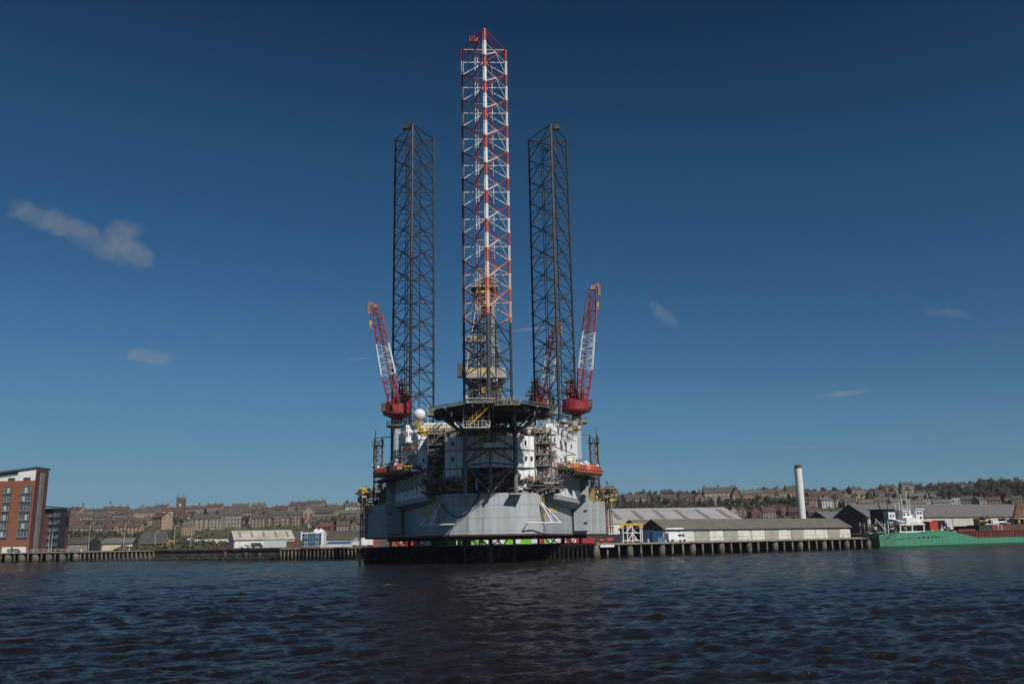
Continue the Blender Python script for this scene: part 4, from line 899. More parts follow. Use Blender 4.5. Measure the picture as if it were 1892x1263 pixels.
jetty('old timber jetty on closely spaced piles right of the brick flats', [(WX(141, 332), 332), (WX(284, 326), 326)], (m_conc, m_pile, m_pile), 18, 7, r=.36)
qa, qb = Vector((WX(284, 326), 326.5, 0)), Vector((WX(518, 286), 287, 0))
mb = MB(); mb.prism([(qa.x, qa.y), (qb.x, qb.y), (qb.x+2, qb.y+7.5), (qa.x, qa.y+4)], -2, DECK); 
N = 40
for i in range(N): # coping blocks and buttresses of uneven size
    p = qa.lerp(qb, (i+.5)/N); mb.box((p.x, p.y-.1, DECK-.1+rnd(-.05, .12)), ((qb-qa).length/N*.94, .7, .5), rz=math.atan2(qb.y-qa.y, qb.x-qa.x))
    if random.random() < .12: mb.box((p.x+rnd(-1, 1), p.y-.2, .6), (rnd(.6, 2.6), .8, rnd(1.6, 4.4)), rz=-.8)
wl_ = mb.build('quay_wall', m_stone, None, loc=(qa.x, qa.y, 0)); tag(wl_, 'rough brown stone quay wall between the two left timber jetties', 'quay wall')
mb = MB()
for i in range(140): p = qa.lerp(qb, random.random()); mb.sphere((p.x+rnd(-.5, .5), p.y-rnd(.2, 1.8), rnd(-.3, .5)), rnd(.25, .7), 6, 4)
o = mb.build('shore_rocks', m_stone, None, loc=(qa.x, qa.y, 0)); tag(o, None, None, None, 'stuff'); tag(o, 'dark wet rocks piled along the foot of the stone quay wall', 'rocks')
jetty('timber piled jetty below the blue glass office', [(WX(519, 285), 285), (WX(664, 281), 281)], (m_pile, m_pile, m_pile), 21, 7, r=.32)
jetty('dark jetty in the shadow underneath the rig', [(WX(667, 213), 212), (WX(780, 209), 208.5), (WX(905, 207), 207), (WX(1000, 214), 214), (WX(1098, 223), 222)], (m_pile_shade, m_pile_shade, m_pile_shade), 46, 14, r=.38, thick=.8)
jetty('long concrete jetty with square piles and rounded caissons below the low sheds', [(WX(1100, 224), 223), (WX(1606, 286), 286.5)], (m_conc, m_conc, m_pile), 30, 8, cai=3, r=.27)
mb = MB(); p = (WX(1101, 221), 220.6); mb.beam((*p, -1), (*p, 1.4), 1.05, 12, r2=.9); mb.beam((*p, 1.4), (*p, 3.0), .9, 12, r2=.6)
dd = thing('fender_dolphin', 'tall weathered fender column at the left end of the long concrete jetty', 'fender', (*p, 0)); 
for o_ in [mb.build('column', m_pile, dd)]: pass
mb = MB(); mb.beam((*p, 3), (*p, 4.2), .22, 6); mb.build('post', m_rust, dd)
mb = MB(); p = (WX(1121, 225), 224.2); mb.box((p[0], p[1], 2.75), (4.2, .25, .5), rz=.5); o = mb.build('fender_board', m_wht, None, loc=(p[0], p[1], 2.4)); tag(o, 'white board fixed along the jetty edge below the red tanks', 'board')
# bollards on the jetty edges
bt = thing('bollard', 'x', 'bollard', (0, 0, 0), 0, 'bollards along the quay edge', local=True)
mb = MB(); mb.beam((0, 0, 0), (0, 0, .6), .2, 8); mb.beam((0, 0, .6), (0, 0, .8), .33, 8, r2=.25); mb.build('post', m_gwhite, bt)
bl_ = [(141, 331, 'bollard on the left jetty below the brick flats'), (236, 329, 'bollard on the timber jetty below the beige shed'), (1199, 238, 'bollard on the long jetty in front of the blue container'), (1247, 244, 'bollard on the long jetty below the white van'), (1293, 250, 'bollard on the long jetty just right of the white van'), (1384, 261, 'bollard on the long jetty below the middle shed doors'), (1470, 271, 'bollard on the long jetty below the white chimney'), (1562, 282, 'bollard at the right end of the long jetty beside the ship')]
for k, (px, Y, lab) in enumerate(bl_):
    if k == 0: bt.location = (WX(px, Y), Y+3.6, DECK); bt['label'] = lab
    else: copy_thing(bt, (WX(px, Y), Y+1.2, DECK), 0, lab)

# ================================================================ SHEDS
m_shw = ribbed('shed_wall_cream', (.46, .44, .39), (.38, .36, .32), 'X', 2.4, .2, .7, (.3, .22, .15), stain_amt=.5)
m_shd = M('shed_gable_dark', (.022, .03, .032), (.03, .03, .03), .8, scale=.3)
m_rg = ribbed('roof_fibre_grey', (.135, .122, .10), (.10, .09, .075), 'X', 1.1, .25, .85, (.07, .065, .05), stain_amt=.7)
m_rg2 = ribbed('roof_sheet_grey', (.128, .124, .12), (.10, .098, .094), 'X', 1.4, .2, .8, (.08, .07, .06), stain_amt=.6)
m_rw = M('roof_pale', (.38, .37, .355), (.30, .295, .28), .6, scale=.15)
m_rwarm = M('roof_cream', (.45, .42, .36), (.35, .32, .27), .7, scale=.15)
m_light = M('rooflight_dull', (.16, .16, .155), (.2, .2, .19), .5, scale=.5)
m_shb = ribbed('shed_wall_pale', (.60, .61, .58), (.5, .5, .48), 'X', 5, .15, .7, (.3, .25, .2), stain_amt=.3)
m_roofbr = M('roof_slate_brown', (.085, .07, .058), (.055, .048, .042), .85, scale=.2, bump=.3)
def shed(label, p0, p1, D, hw, hr, wall, roof, gable, doors=(), lights=0, lightm=None, eave=.5, cat='shed', name='shed'):
    """front wall from p0 to p1 (left to right), depth D, ridge parallel to the wall. written in the wall's own axes"""
    a, b_ = Vector((*p0, 0)), Vector((*p1, 0)); L = (b_-a).length; ang = math.atan2(b_.y-a.y, b_.x-a.x); z0 = DECK-.06 if a.y < 440 else ground_z(a.x, a.y)
    t = thing(name, label, cat, (a.x, a.y, z0), ang, local=True)
    mb = MB(); mb.prism([(0, 0), (L, 0), (L, .25), (0, .25)], 0, hw); mb.prism([(0, D-.25), (L, D-.25), (L, D), (0, D)], 0, hw); mb.build('wall', wall, t)
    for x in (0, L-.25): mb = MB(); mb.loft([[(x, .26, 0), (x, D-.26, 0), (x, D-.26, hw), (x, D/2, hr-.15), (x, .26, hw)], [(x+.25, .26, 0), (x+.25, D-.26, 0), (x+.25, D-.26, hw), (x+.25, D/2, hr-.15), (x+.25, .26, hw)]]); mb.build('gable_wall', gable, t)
    mb = MB(); sl = (hr-hw)/(D/2); e = eave
    for (ya, yb) in ((-e, D/2), (D+e, D/2)):
        za = hw-sl*e
        r0 = [(-.3, ya, za+.02), (-.3, yb, hr), (-.3, yb, hr+.18), (-.3, ya, za+.2)]; r1 = [(L+.3, p[1], p[2]) for p in r0]; mb.loft([r0, r1])
    rf = mb.build('roof', roof, t)
    if lights:
        for k in range(lights):
            x = L*(k+.55)/lights; mb = MB(); w2 = min(1.0, L/lights*.10)
            y0_, y1_ = D*.10, D*.42; z0_, z1_ = hw+sl*y0_+.24, hw+sl*y1_+.24
            mb.loft([[(x-w2, y0_, z0_), (x+w2, y0_, z0_), (x+w2, y0_, z0_+.06), (x-w2, y0_, z0_+.06)], [(x-w2, y1_, z1_), (x+w2, y1_, z1_), (x+w2, y1_, z1_+.06), (x-w2, y1_, z1_+.06)]]); mb.build('rooflight', lightm or m_light, rf)
    mb = MB(); mb.beam((0, -e-.05, hw-sl*e), (L, -e-.05, hw-sl*e), .12, 4)
    k = 0
    while k*18 < L: mb.beam((k*18+.4, -.1, 0), (k*18+.4, -.1, hw-.2), .09, 4); mb.box((k*18+.4, -e-.1, hw-sl*e-.1), (.5, .3, .35)); k += 1
    mb.build('gutter', m_mid, t)
    for (x0, x1, z1, mat) in doors:
        mb = MB(); mb.b2(x0, x1, -.14, .02, .02, z1); mb.build('door', mat, t)
    return t, L
m_dgrey = M('door_grey', (.33, .32, .29), (.26, .25, .22), .7, scale=.4); m_dpale = M('door_pale', (.62, .62, .55), (.5, .49, .43), .7, scale=.4)
pA0, pA1 = (WX(1226, 262), 262), (WX(1572, 309), 309)
LA = (Vector(pA1)-Vector(pA0)).length
doors = []
nD = 14
for k in range(nD):
    x0 = LA*(k+.04)/nD+.1; doors.append((x0, LA*(k+.96)/nD, 3.2, m_dpale if k % 5 in (0, 1, 3) else m_dgrey))
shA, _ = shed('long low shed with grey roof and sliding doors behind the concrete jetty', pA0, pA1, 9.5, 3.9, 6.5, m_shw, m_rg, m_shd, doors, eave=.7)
mb = MB()
for zz in (1.2,): mb.beam((1, -4.5, zz), (LA, -4.5, zz), .05, 4)
k = 0
while k < LA: mb.beam((k+1, -4.5, 0), (k+1, -4.5, 1.2), .05, 4); k += 3
mb.build('rail', m_tan, shA)
mb = MB(); mb.box((4, -.75, 3.75), (7, .15, .45)); mb.build('fascia_board', m_wht, shA)
pQ0 = (WX(1152, 285), 285); pQ1 = (pQ0[0]+26, pQ0[1]+14)
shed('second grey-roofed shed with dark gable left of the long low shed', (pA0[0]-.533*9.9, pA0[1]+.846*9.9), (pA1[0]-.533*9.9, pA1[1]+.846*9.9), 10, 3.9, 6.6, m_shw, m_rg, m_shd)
# large pale roofed warehouse behind the rig
bx0, bx1 = WX(735, 338), WX(1385, 352)
shB, LB = shed('very long pale warehouse with dark rooflight strips behind the rig', (bx0, 336), (bx1, 356), 46, 6.9, 13.2, m_shb, m_rw, m_shb, lights=15, lightm=m_light, cat='warehouse', name='warehouse')
mb = MB(); mb.box((WX(1128, 330)-bx0, -2.5, 3.2), (14, 4.5, 6.4)); mb.build('side_bay', m_shb, shB)
mb = MB(); mb.b2(LB-66, LB-44, -5, -.2, 0, 2.8); mb.build('lean_to', m_shd, shB)
# shed C far right
pC0, pC1 = (WX(1606, 372), 372), (WX(2050, 455), 455)
LC = (Vector(pC1)-Vector(pC0)).length
def tx(px):  # distance along shed C for a photo column
    a, b_ = Vector(pC0), Vector(pC1); lo, hi = 0, 1
    for _ in range(40):
        m = (lo+hi)/2; p = a.lerp(b_, m)
        c = cam_rot.transposed() @ Vector((p.x, p.y, 0)); 
        if CX+F*c.x/-c.z < px: lo = m
        else: hi = m
    return lo*LC
doorsC = [(tx(1726), tx(1748), 6.4, m_void), (tx(1801), tx(1821), 7.0, m_void)]  # black panels paint the unlit interior into the open doorways
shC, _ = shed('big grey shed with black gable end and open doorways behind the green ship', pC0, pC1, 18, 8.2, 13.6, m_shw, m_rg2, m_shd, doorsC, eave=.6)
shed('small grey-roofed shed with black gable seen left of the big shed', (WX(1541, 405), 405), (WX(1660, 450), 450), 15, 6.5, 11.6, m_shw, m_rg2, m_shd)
# white chimney
ch = thing('factory_chimney', 'tall white steel chimney with black top behind the long low shed', 'chimney', (X(1486, 360, 4), 360, DECK))
p = ch.location; zt = at(1476, 860, 360).z
mb = MB(); mb.beam((p.x, p.y, DECK), (p.x, p.y, zt-1.0), 1.35, 20); mb.build('stack', M('stack_white', (.7, .7, .7), (.42, .40, .37), .5, scale=.8, streak=.06, thr=(.45, .8)), ch, smooth=False)
mb = MB(); mb.beam((p.x, p.y, zt-1.0), (p.x, p.y, zt), 1.45, 16)
for k in range(5): mb.beam((p.x+math.cos(k*1.26), p.y+math.sin(k*1.26), zt), (p.x+math.cos(k*1.26), p.y+math.sin(k*1.26), zt+.5), .2, 5)
mb.beam((p.x-1.6, p.y, DECK), (p.x-1.6, p.y, zt-1), .12, 4); mb.build('chimney_cap', m_dark, ch)
# left side sheds
shed('cream-roofed warehouse with dull rooflights left of the blue glass office', (WX(432, 440), 440), (WX(432, 440)+.9*29.5, 440+.42*29.5), 20, 4.0, 8.3, m_shb, m_rwarm, m_shb, lights=5, lightm=M('rooflight_brown', (.25, .21, .17), (.2, .17, .13), .6), cat='warehouse', name='warehouse')
shed('long dark slate roofed shed behind the blue glass office', (WX(520, 478), 478), (WX(672, 478), 478), 20, 3.1, 7.5, m_shw, m_roofbr, m_shw)
shed('long beige shed with thin dark roof behind the timber jetty lamps', (WX(187, 395), 395), (WX(244, 395), 395), 6, 3.4, 5.2, M('beige_render', (.58, .50, .40), (.45, .38, .3), .8, scale=.4), m_rg2, m_shd)
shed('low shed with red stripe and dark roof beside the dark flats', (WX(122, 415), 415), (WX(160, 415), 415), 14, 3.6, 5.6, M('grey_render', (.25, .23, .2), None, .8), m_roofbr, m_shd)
shed('steep dark slate roofed lodge behind the timber jetty', (WX(256, 425), 425), (WX(298, 425), 425), 11, 3.2, 8.4, M('brown_stone', (.22, .17, .13), (.16, .12, .09), .85, scale=.5), M('slate_dark', (.05, .05, .055), (.08, .075, .07), .8, scale=.3), M('brown_stone2', (.22, .17, .13), (.16, .12, .09), .85, scale=.5), cat='lodge', name='lodge')

# ================================================================ APARTMENTS ON THE LEFT
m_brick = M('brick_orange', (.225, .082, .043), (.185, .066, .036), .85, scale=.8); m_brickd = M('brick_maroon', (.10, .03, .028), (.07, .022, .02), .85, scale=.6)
m_zinc = M('zinc_dark', (.06, .065, .075), (.045, .05, .06), .5); m_glass = M('glass_blue_grey', (.10, .14, .17), (.03, .05, .07), .12, scale=.9); m_curt = M('curtain_pale', (.5, .52, .5), (.3, .33, .34), .4, scale=2)
ap = thing('apartment_block', 'orange brick apartment block with white top storey at the far left of the quay', 'apartments', (X(52, 345, 4), 345, DECK-.06))
ax, ay = ap.location.x, 345.0
zA = lambda py, px=68: at(px, py, 345).z
zr, zb_, zr0 = zA(862), zA(887), zA(868, 0)
xL = ax-60
mb = MB(); mb.b2(xL, ax, ay, ay+9.4, DECK-.06, zb_); 
for k in range(0): pass
wall_ = mb.build('brick_wall', m_brick, ap)
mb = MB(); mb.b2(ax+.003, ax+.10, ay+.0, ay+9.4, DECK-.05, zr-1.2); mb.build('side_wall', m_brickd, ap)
mb = MB(); mb.b2(ax+.12, ax+.7, ay+3.0, ay+5.6, DECK-.05, zr-2); mb.build('metal_panel', m_mid, ap)
xW = X(33, 345, zr-3)
mb = MB(); mb.b2(xW, ax-.1, ay+.1, ay+9.3, zb_, zr-.6); mb.build('white_storey', M('render_white', (.72, .72, .68), (.6, .6, .57), .8), ap)
mb = MB(); mb.prism([(xL, ay+.6), (xW-.01, ay+.6), (xW-.01, ay+9), (xL, ay+9)], zb_, [zb_+1.2, zr-.8, zr-.8, zb_+1.2]); mb.build('grey_storey', m_mid, ap)
mb = MB(); mb.prism([(xW-15, ay+.3), (xW-.01, ay+.3), (xW-.01, ay+.58), (xW-15, ay+.58)], zb_, [zb_+.2, zb_+2.1, zb_+2.1, zb_+.2]); mb.build('parapet', MATS['render_white'], ap)
mb = MB(); zl0 = zr - (zr-zr0)*(60/13.8)*.25
mb.prism([(xL, ay-.4), (ax+.4, ay-.4), (ax+.4, ay+10), (xL, ay+10)], [zr-8, zr-.6, zr-.6, zr-8], [zr-7.2, zr+.1, zr+.1, zr-7.2]); rf = mb.build('roof', m_zinc, ap)
rows = [904, 920, 937, 954, 970, 985]
for (pa, pb) in ((-44, -20), (8, 22), (40, 61)):
    x0, x1 = X(pa, 345, zA(904)), X(pb, 345, zA(904))
    if pb == 61: x1 = min(x1, ax-.8)
    mb = MB(); mb.b2(x0, x1, ay-.25, ay-.02, zA(994), zA(898)); mb.build('window_bay', m_zinc, ap)
    for ri, py in enumerate(rows):
        zc = zA(py); 
        fr = MB(); fr.b2(x0+.3, x1-.3, ay-.34, ay-.26, zc-1.1, zc+.9); w = fr.build('window', m_glass, ap)
        pn = MB(); nn = 3 if pb == 61 else 2
        for k in range(nn+1): xx = x0+.3+(x1-x0-.6)*k/nn; pn.b2(xx-.06, xx+.06, ay-.42, ay-.35, zc-1.15, zc+.95)
        pn.b2(x0+.2, x1-.2, ay-.5, ay-.43, zc-1.25, zc-1.1)
        pn.build('frame', m_lgrey, w)
        if (ri*7+pa) % 3: cu_ = MB(); xx = x0+.5+(x1-x0-1.8)*random.random(); cu_.b2(xx, xx+.9, ay-.36, ay-.343, zc-1.0, zc+.8); cu_.build('curtain', m_curt, w)
for px in (21, 50):
    xx = X(px, 345, zb_+1); mb = MB(); mb.b2(xx-1.4, xx+1.4, ay+.02-(.1 if px == 50 else -.2), ay+.25, zb_+.1, zb_+1.2); mb.build('attic_window', m_zinc, ap)
for (pa, pb) in ((4, 20), (24, 48)):
    mb = MB(); mb.b2(X(pa, 345, 5), X(pb, 345, 5), ay-.12, ay-.02, DECK, DECK+2.1); mb.build('garage_door', m_wht, ap)
ap2 = thing('apartment_block', 'dark maroon and blue apartment block right of the orange brick block', 'apartments', (X(92, 388, 4), 388, DECK-.06))
x0, x1 = X(76, 388, 4), X(111, 388, 4); zt2 = at(100, 937, 388).z
mb = MB(); mb.b2(x0, x1-4, 388, 402, DECK-.06, zt2-.4); mb.build('brick_wall', m_brickd, ap2)
mb = MB(); mb.b2(x1-4, x1, 386.5, 391, DECK-.06, zt2-.6); bay = mb.build('glazed_bay', M('panel_navy', (.012, .015, .022), (.02, .024, .032), .5), ap2)
mb = MB(); mb.prism([(x0-1, 385.5), (x1+.8, 385.8), (x1+.8, 394), (x0-1, 403)], [zt2+.2, zt2-.5, zt2-.5, zt2+.2], [zt2+.8, zt2, zt2, zt2+.8]); mb.build('roof', m_zinc, ap2)
for k in range(5):
    z = DECK+2.2+k*3.1
    mb = MB(); mb.b2(x1-3.5, x1-.5, 386.3, 386.48, z, z+1.7); mb.build('window', m_glass, ap2)
    mb = MB(); mb.b2(x0+1.2, x0+3, 387.85, 387.98, z, z+1.5); mb.build('window', m_glass, ap2)
    mb = MB(); mb.b2(x1-5.4, x1-4.4, 387.0, 387.98, z, z+1.2); mb.build('balcony', m_mid, ap2)

# ---- blue glass office
m_bg = M('glass_deep_blue', (.01, .09, .17), (.01, .05, .10), .1, scale=.4)
oz = DECK-.06; oY = 405; ox0, ox1 = WX(556, oY), WX(594, oY); H = at(575, 983, oY).z-oz
of = thing('office_building', 'three-storey white framed office with deep blue glass front', 'office', (ox0, oY, oz))
mb = MB(); mb.b2(ox0, ox1+.8, oY, oY+6, oz, oz+H); mb.build('wall', m_wht, of)
mb = MB(); mb.b2(ox0+.4, ox1-.2, oY-.12, oY-.02, oz+.3, oz+H-.4); gl = mb.build('glass_front', m_bg, of)
mb = MB(); W7 = (ox1-ox0-.6)
for k in range(8): xx = ox0+.4+W7*k/7; mb.b2(xx-.05, xx+.05, oY-.2, oY-.13, oz+.3, oz+H-.4)
for k in range(4): zz = oz+.3+(H-.7)*k/3; mb.b2(ox0+.4, ox1-.2, oY-.26, oY-.21, zz-.06, zz+.06)
mb.build('mullion', m_lgrey, gl)
for r_ in (0, 2):
    for c_ in (1, 5):
        x = ox0+.4+W7*(c_+.5)/7; z = oz+.3+(H-.7)*(r_+.5)/3; mb = MB(); w_2 = W7/14; h2 = H/6.5
        mb.b2(x-w_2, x+w_2, oY-.32, oY-.27, z-h2*.85, z-h2*.85+.14); mb.b2(x-w_2, x+w_2, oY-.32, oY-.27, z+h2*.7, z+h2*.7+.14); mb.b2(x-w_2, x-w_2+.13, oY-.32, oY-.27, z-h2*.84, z+h2*.69); mb.b2(x+w_2-.13, x+w_2, oY-.32, oY-.27, z-h2*.84, z+h2*.69); mb.build('opening_window', m_wht, of)
mb = MB(); mb.b2(ox0+5.2, ox0+9.4, oY+2, oY+6, oz+H, oz+H+1.1); mb.b2(ox0+5.6, ox0+6.6, oY+3, oY+4, oz+H+1.1, oz+H+1.7); mb.b2(ox0+7.6, ox0+8.6, oY+3, oY+4, oz+H+1.1, oz+H+1.7); mb.build('roof_plant', m_wht, of)
mb = MB(); mb.b2(ox0-.15, ox0+.35, oY-.35, oY+.3, oz, oz+H+.5); mb.b2(ox1-.1, ox1+.9, oY-.35, oY+.3, oz, oz+H+.4); mb.build('side_pillar', m_wht, of)

# ================================================================ CONTAINERS, VEHICLES, YARD THINGS
m_cgreen = M('container_green', (.008, .10, .035), (.006, .07, .03), .5); m_lime = M('lime_green', (.22, .55, .05), (.16, .42, .04), .5); m_cred = M('container_red', (.42, .03, .03), (.3, .03, .025), .5, scale=.4)
m_cblue = M('tarp_blue', (.02, .12, .34), (.015, .09, .26), .5); m_cbr = M('container_brown', (.28, .08, .06), (.2, .06, .045), .6, scale=.4)
def container(label, px, Y, w, h, mat, d=2.4, z=None, rz=0, name='shipping_container', cat='container', grp=None):
    x = X(px, Y, 4.5); z = DECK-.05 if z is None else z
    t = thing(name, label, cat, (x, Y, z), rz, grp, local=True)
    mb = MB(); mb.b2(-w/2, w/2, 0, d, .12, h); k = -w/2+.3
    while k < w/2-.2: mb.b2(k, k+.14, -.05, -.002, .25, h-.15); k += .36
    mb.build('body', mat, t)
    mb = MB()
    for s in (-1, 1): mb.b2(s*w/2-.09, s*w/2+.09, -.08, -.055, 0, h+.03)
    mb.b2(-w/2+.1, w/2-.1, -.075, -.056, 0, .13); mb.b2(-w/2+.1, w/2-.1, -.075, -.056, h-.1, h+.03); mb.build('corner_frame', mat, t)
    return t
container('dark green container seen under the left part of the rig', 812, 296, 7.4, 3.2, m_cgreen)
container('dark green container under the rig left of its middle leg', 862, 300, 6, 3.0, m_cgreen)
container('lime green tank unit beneath the rig beside the dark green container', 835, 292, 2.6, 2.6, m_lime)
container('small lime green box under the left half of the rig', 850, 291, .9, 1.8, m_lime)
container('low lime green skid just left of the middle rig leg', 884, 290, 4.5, 1.3, m_lime)
container('lime green skid just right of the middle rig leg', 942, 290, 3.4, 1.7, m_lime)
container('largest lime green container under the right half of the rig', 972, 292, 3.4, 2.9, m_lime)
container('lime green box next to the red booth under the rig', 1011, 294, 1.4, 2.2, m_lime)
container('upright red booth under the right half of the rig', 1002, 292, 1.3, 2.8, m_cred)
for k, (px, w, h, lab) in enumerate([(1040, 1.2, 2.4, 'red post-like bin, leftmost of the pair under the rig right leg'), (1052, 1.4, 2.6, 'red post-like bin, right of the pair under the rig right leg'), (1070, 1.8, 1.5, 'low red skip under the right end of the rig'), (1088, 3.4, 1.5, 'wide low red skip just right of the rig legs')]):
    container(lab, px, 280, w, h, m_cred, d=1.6, name='skip', cat='skip')
container('brown-red container under the left end of the rig', 729, 290, 3.2, 3, m_cbr); container('red container stacked with pipes below the left rig corner', 756, 292, 3.4, 2.6, m_cred)
container('brown-red container left of the rig pipe rack', 682, 300, 3.0, 4.4, m_cbr); container('narrow brown-red container right of the white van at left', 694, 298, 1.8, 4.2, m_cbr)
container('white container under the left shoulder of the rig', 780, 294, 5.6, 3.2, m_wht)
# red round tanks by the jetty
def tank(label, px, Y, L, r):
    x = X(px, Y, 4); t = thing('storage_tank', label, 'tank', (x, Y, DECK-.05), 0, 'red tanks by the jetty', local=True)
    mb = MB(); mb.beam((-L/2, 0, r+.2), (L/2, 0, r+.2), r, 14); mb.build('barrel', m_cred, t)
    mb = MB()
    for s in (-1, 1): mb.b2(s*L*.3-.1, s*L*.3+.1, -r*.8, r*.8, 0, r*.5); mb.beam((s*L*.35, 0, r+.2), (s*L*.35+.12*s, 0, r+.2), r*1.05, 14)
    mb.build('cradle', m_rust, t)
tank('bright red barrel tank just right of the rig on the jetty', 1127, 233, 1.6, .62); tank('small red reel left of the bright red barrel tank', 1112, 234, 1.1, .5)
container('dark blue container half hidden behind the white lattice frame', 1140, 258, 5.2, 1.9, m_shd, name='store_hut', cat='hut')
# white lattice test frame with a yellow top
fr = thing('lattice_frame', 'square white lattice frame with yellow top beam standing on the jetty', 'steel frame', (X(1169, 240, 5), 240, DECK))
fx, fy = fr.location.x, 240.0; fw, fh_ = 2.55, at(1169, 966, 240).z-DECK
mb = MB(); 
for y in (0, 3.2):
    for x in (-fw, -fw*.55 if y == 0 else -fw*.3, fw*.0 if y else 0, fw): mb.beam((fx+x, fy+y, DECK), (fx+x, fy+y, DECK+fh_-.7), .14, 5)
    for z in (.5, 2.5, 4.6): mb.beam((fx-fw, fy+y, DECK+z), (fx+fw, fy+y, DECK+z), .12, 5)
    mb.beam((fx-fw*.7, fy+y, DECK+2.6), (fx, fy+y, DECK+4.5), .14, 5); mb.beam((fx+fw*.4, fy+y, DECK+2.6), (fx, fy+y, DECK+3.6), .13, 5)
    mb.beam((fx-fw*.5, fy+y, DECK+.5), (fx, fy+y, DECK+2.4), .14, 5); mb.beam((fx+fw*.5, fy+y, DECK+.5), (fx, fy+y, DECK+2.4), .14, 5)
for z in (.5, 2.5, 4.6):
    for x in (-fw, fw): mb.beam((fx+x, fy, DECK+z), (fx+x, fy+3.2, DECK+z), .1, 5)
mb.build('lattice', m_wht, fr)
mb = MB(); mb.b2(fx-fw-.4, fx+fw+.3, fy-.2, fy+.25, DECK+fh_-.55, DECK+fh_); mb.b2(fx-fw-.4, fx+fw+.3, fy+3, fy+3.4, DECK+fh_-.55, DECK+fh_)
for x in (-fw, fw): mb.b2(fx+x-.3, fx+x+.3, fy-.25, fy+.2, DECK+fh_-1.3, DECK+fh_-.56)
mb.build('top_beam', m_yel, fr)
mb = MB(); mb.b2(fx-fw+.2, fx+fw-.2, fy+.1, fy+3, DECK+fh_-1.3, DECK+fh_-1.15); mb.box((fx-.3, fy+1.6, DECK+1.2), (1.4, 1.4, 2.2)); mb.build('inner_gear', m_cred, fr)
container('dark blue shelter beside the white lattice frame', 1197, 250, 2.8, 3.3, M('blue_navy', (.015, .03, .08), None, .5), name='shelter', cat='shelter')
container('blue container with pale roof in front of the dark shed gables', 1212, 250, 3.6, 3.0, M('blue_container', (.015, .07, .16), (.01, .05, .12), .5))
container('small pale blue skip left of the yellow lift', 1222, 241, 1.7, 1.3, M('blue_pale', (.10, .2, .34), None, .6), name='skip', cat='skip', d=1.4)
ly = thing('scissor_lift', 'small yellow lift parked behind the white van', 'lift', (X(1236, 248, 4), 248, DECK)); lx = ly.location.x
mb = MB(); mb.box((lx, 248, DECK+.7), (1.6, 1, .8)); mb.box((lx+.4, 248, DECK+1.5), (.8, .9, 1)); mb.build('body', m_yel, ly); mb = MB(); mb.rail([(lx-1.8, 248, DECK+.6), (lx+.2, 248, DECK+.6)], 1.1, .06, .6); mb.build('guard_rail', m_rust, ly)

def van(label, px, Y, rz, mat, L=6.4, H=2.5, name='van', cat='van'):
    x = X(px, Y, 4.5); t = thing(name, label, cat, (x, Y, DECK-.05 if Y < 440 else ground_z(x, Y)+.05), rz, None, local=True)
    k = L/6.4; h = H/2.5
    pr = [(-3.2, .45), (3.15, .45), (3.2, 1.0), (2.75, 1.25), (1.75, 2.2), (1.3, 2.45), (-3.1, 2.5), (-3.2, 2.2)]
    def ring(y, ins): return [(a*k*(1-ins*.02), y, b*h-(ins*.05 if b > 1.5 else 0)) for a, b in pr]
    mb = MB(); mb.loft([ring(-1.0, 1), ring(-.92, 0), ring(.92, 0), ring(1.0, 1)]); mb.build('body', mat, t)
    mb = MB(); mb.loft([[(1.3*k, -1.03, 1.35*h), (2.35*k, -1.03, 1.35*h), (1.75*k, -1.03, 2.1*h), (1.3*k, -1.03, 2.15*h)], [(1.3*k, -1.0, 1.35*h), (2.35*k, -1.0, 1.35*h), (1.75*k, -1.0, 2.1*h), (1.3*k, -1.0, 2.15*h)]])
    mb.box((.55*k, -1.02, 1.75*h), (1.1*k, .05, .6)); mb.build('side_window', m_blk, t)
    mb = MB(); mb.add([(2.72*k, -.85, 1.3*h), (2.72*k, .85, 1.3*h), (1.8*k, .8, 2.2*h), (1.8*k, -.8, 2.2*h)], [(0, 1, 2, 3)]); mb.add([(2.76*k, -.85, 1.3*h), (2.76*k, .85, 1.3*h), (1.84*k, .8, 2.2*h), (1.84*k, -.8, 2.2*h)], [(0, 1, 2, 3)]); mb.build('windscreen', m_blk, t)
    for wx in (-2.0*k, 2.1*k):
        for wy in (-.9, .9): mb = MB(); mb.beam((wx, wy-.14, .38), (wx, wy+.14, .38), .38, 12); mb.build('wheel', m_dark, t)
    return t
van('white panel van parked nose to the right in front of the low shed', 1249, 247, .5, m_wht, 6.6)
van('white van parked left of the rig pipe rack by the blue tarpaulin', 668, 293, math.pi, m_wht, 7.5, 3)
van('white car beside the cream-roofed warehouse wall, nearer left', 453, 398, 0, m_wht, 4.4, 1.6, 'parked_car', 'car')
van('dark car beside the cream-roofed warehouse wall', 475, 396, 0, m_dark, 5, 2.2, 'parked_car', 'car')
van('dark car parked by the dark brick garages at far left', 26, 340, 0, m_dark, 4.4, 1.5, 'parked_car', 'car')
van('black car parked right of the blue glass office', 612, 400, 0, m_dark, 4.4, 1.5, 'parked_car', 'car')
for i, (px, Y) in enumerate([(295, 560), (301, 562), (307, 566), (312, 568), (331, 570), (352, 600), (356, 601)]):
    van(['white car','blue car','silver car','white car','white car','white car','silver car'][i]+' parked on the hill road below the church tower, '+nth(i), px, Y, rnd(-.2, .2), [m_wht, m_cblue, m_lgrey, m_wht, m_wht, m_wht, m_lgrey][i], 4.4, 1.6, 'parked_car', 'car')
container('low white and pale green hut in front of the cream-roofed warehouse', 509, 410, 11, 3.2, M('hut_green', (.42, .5, .45), (.5, .5, .48), .6), name='hut', cat='hut', d=3)
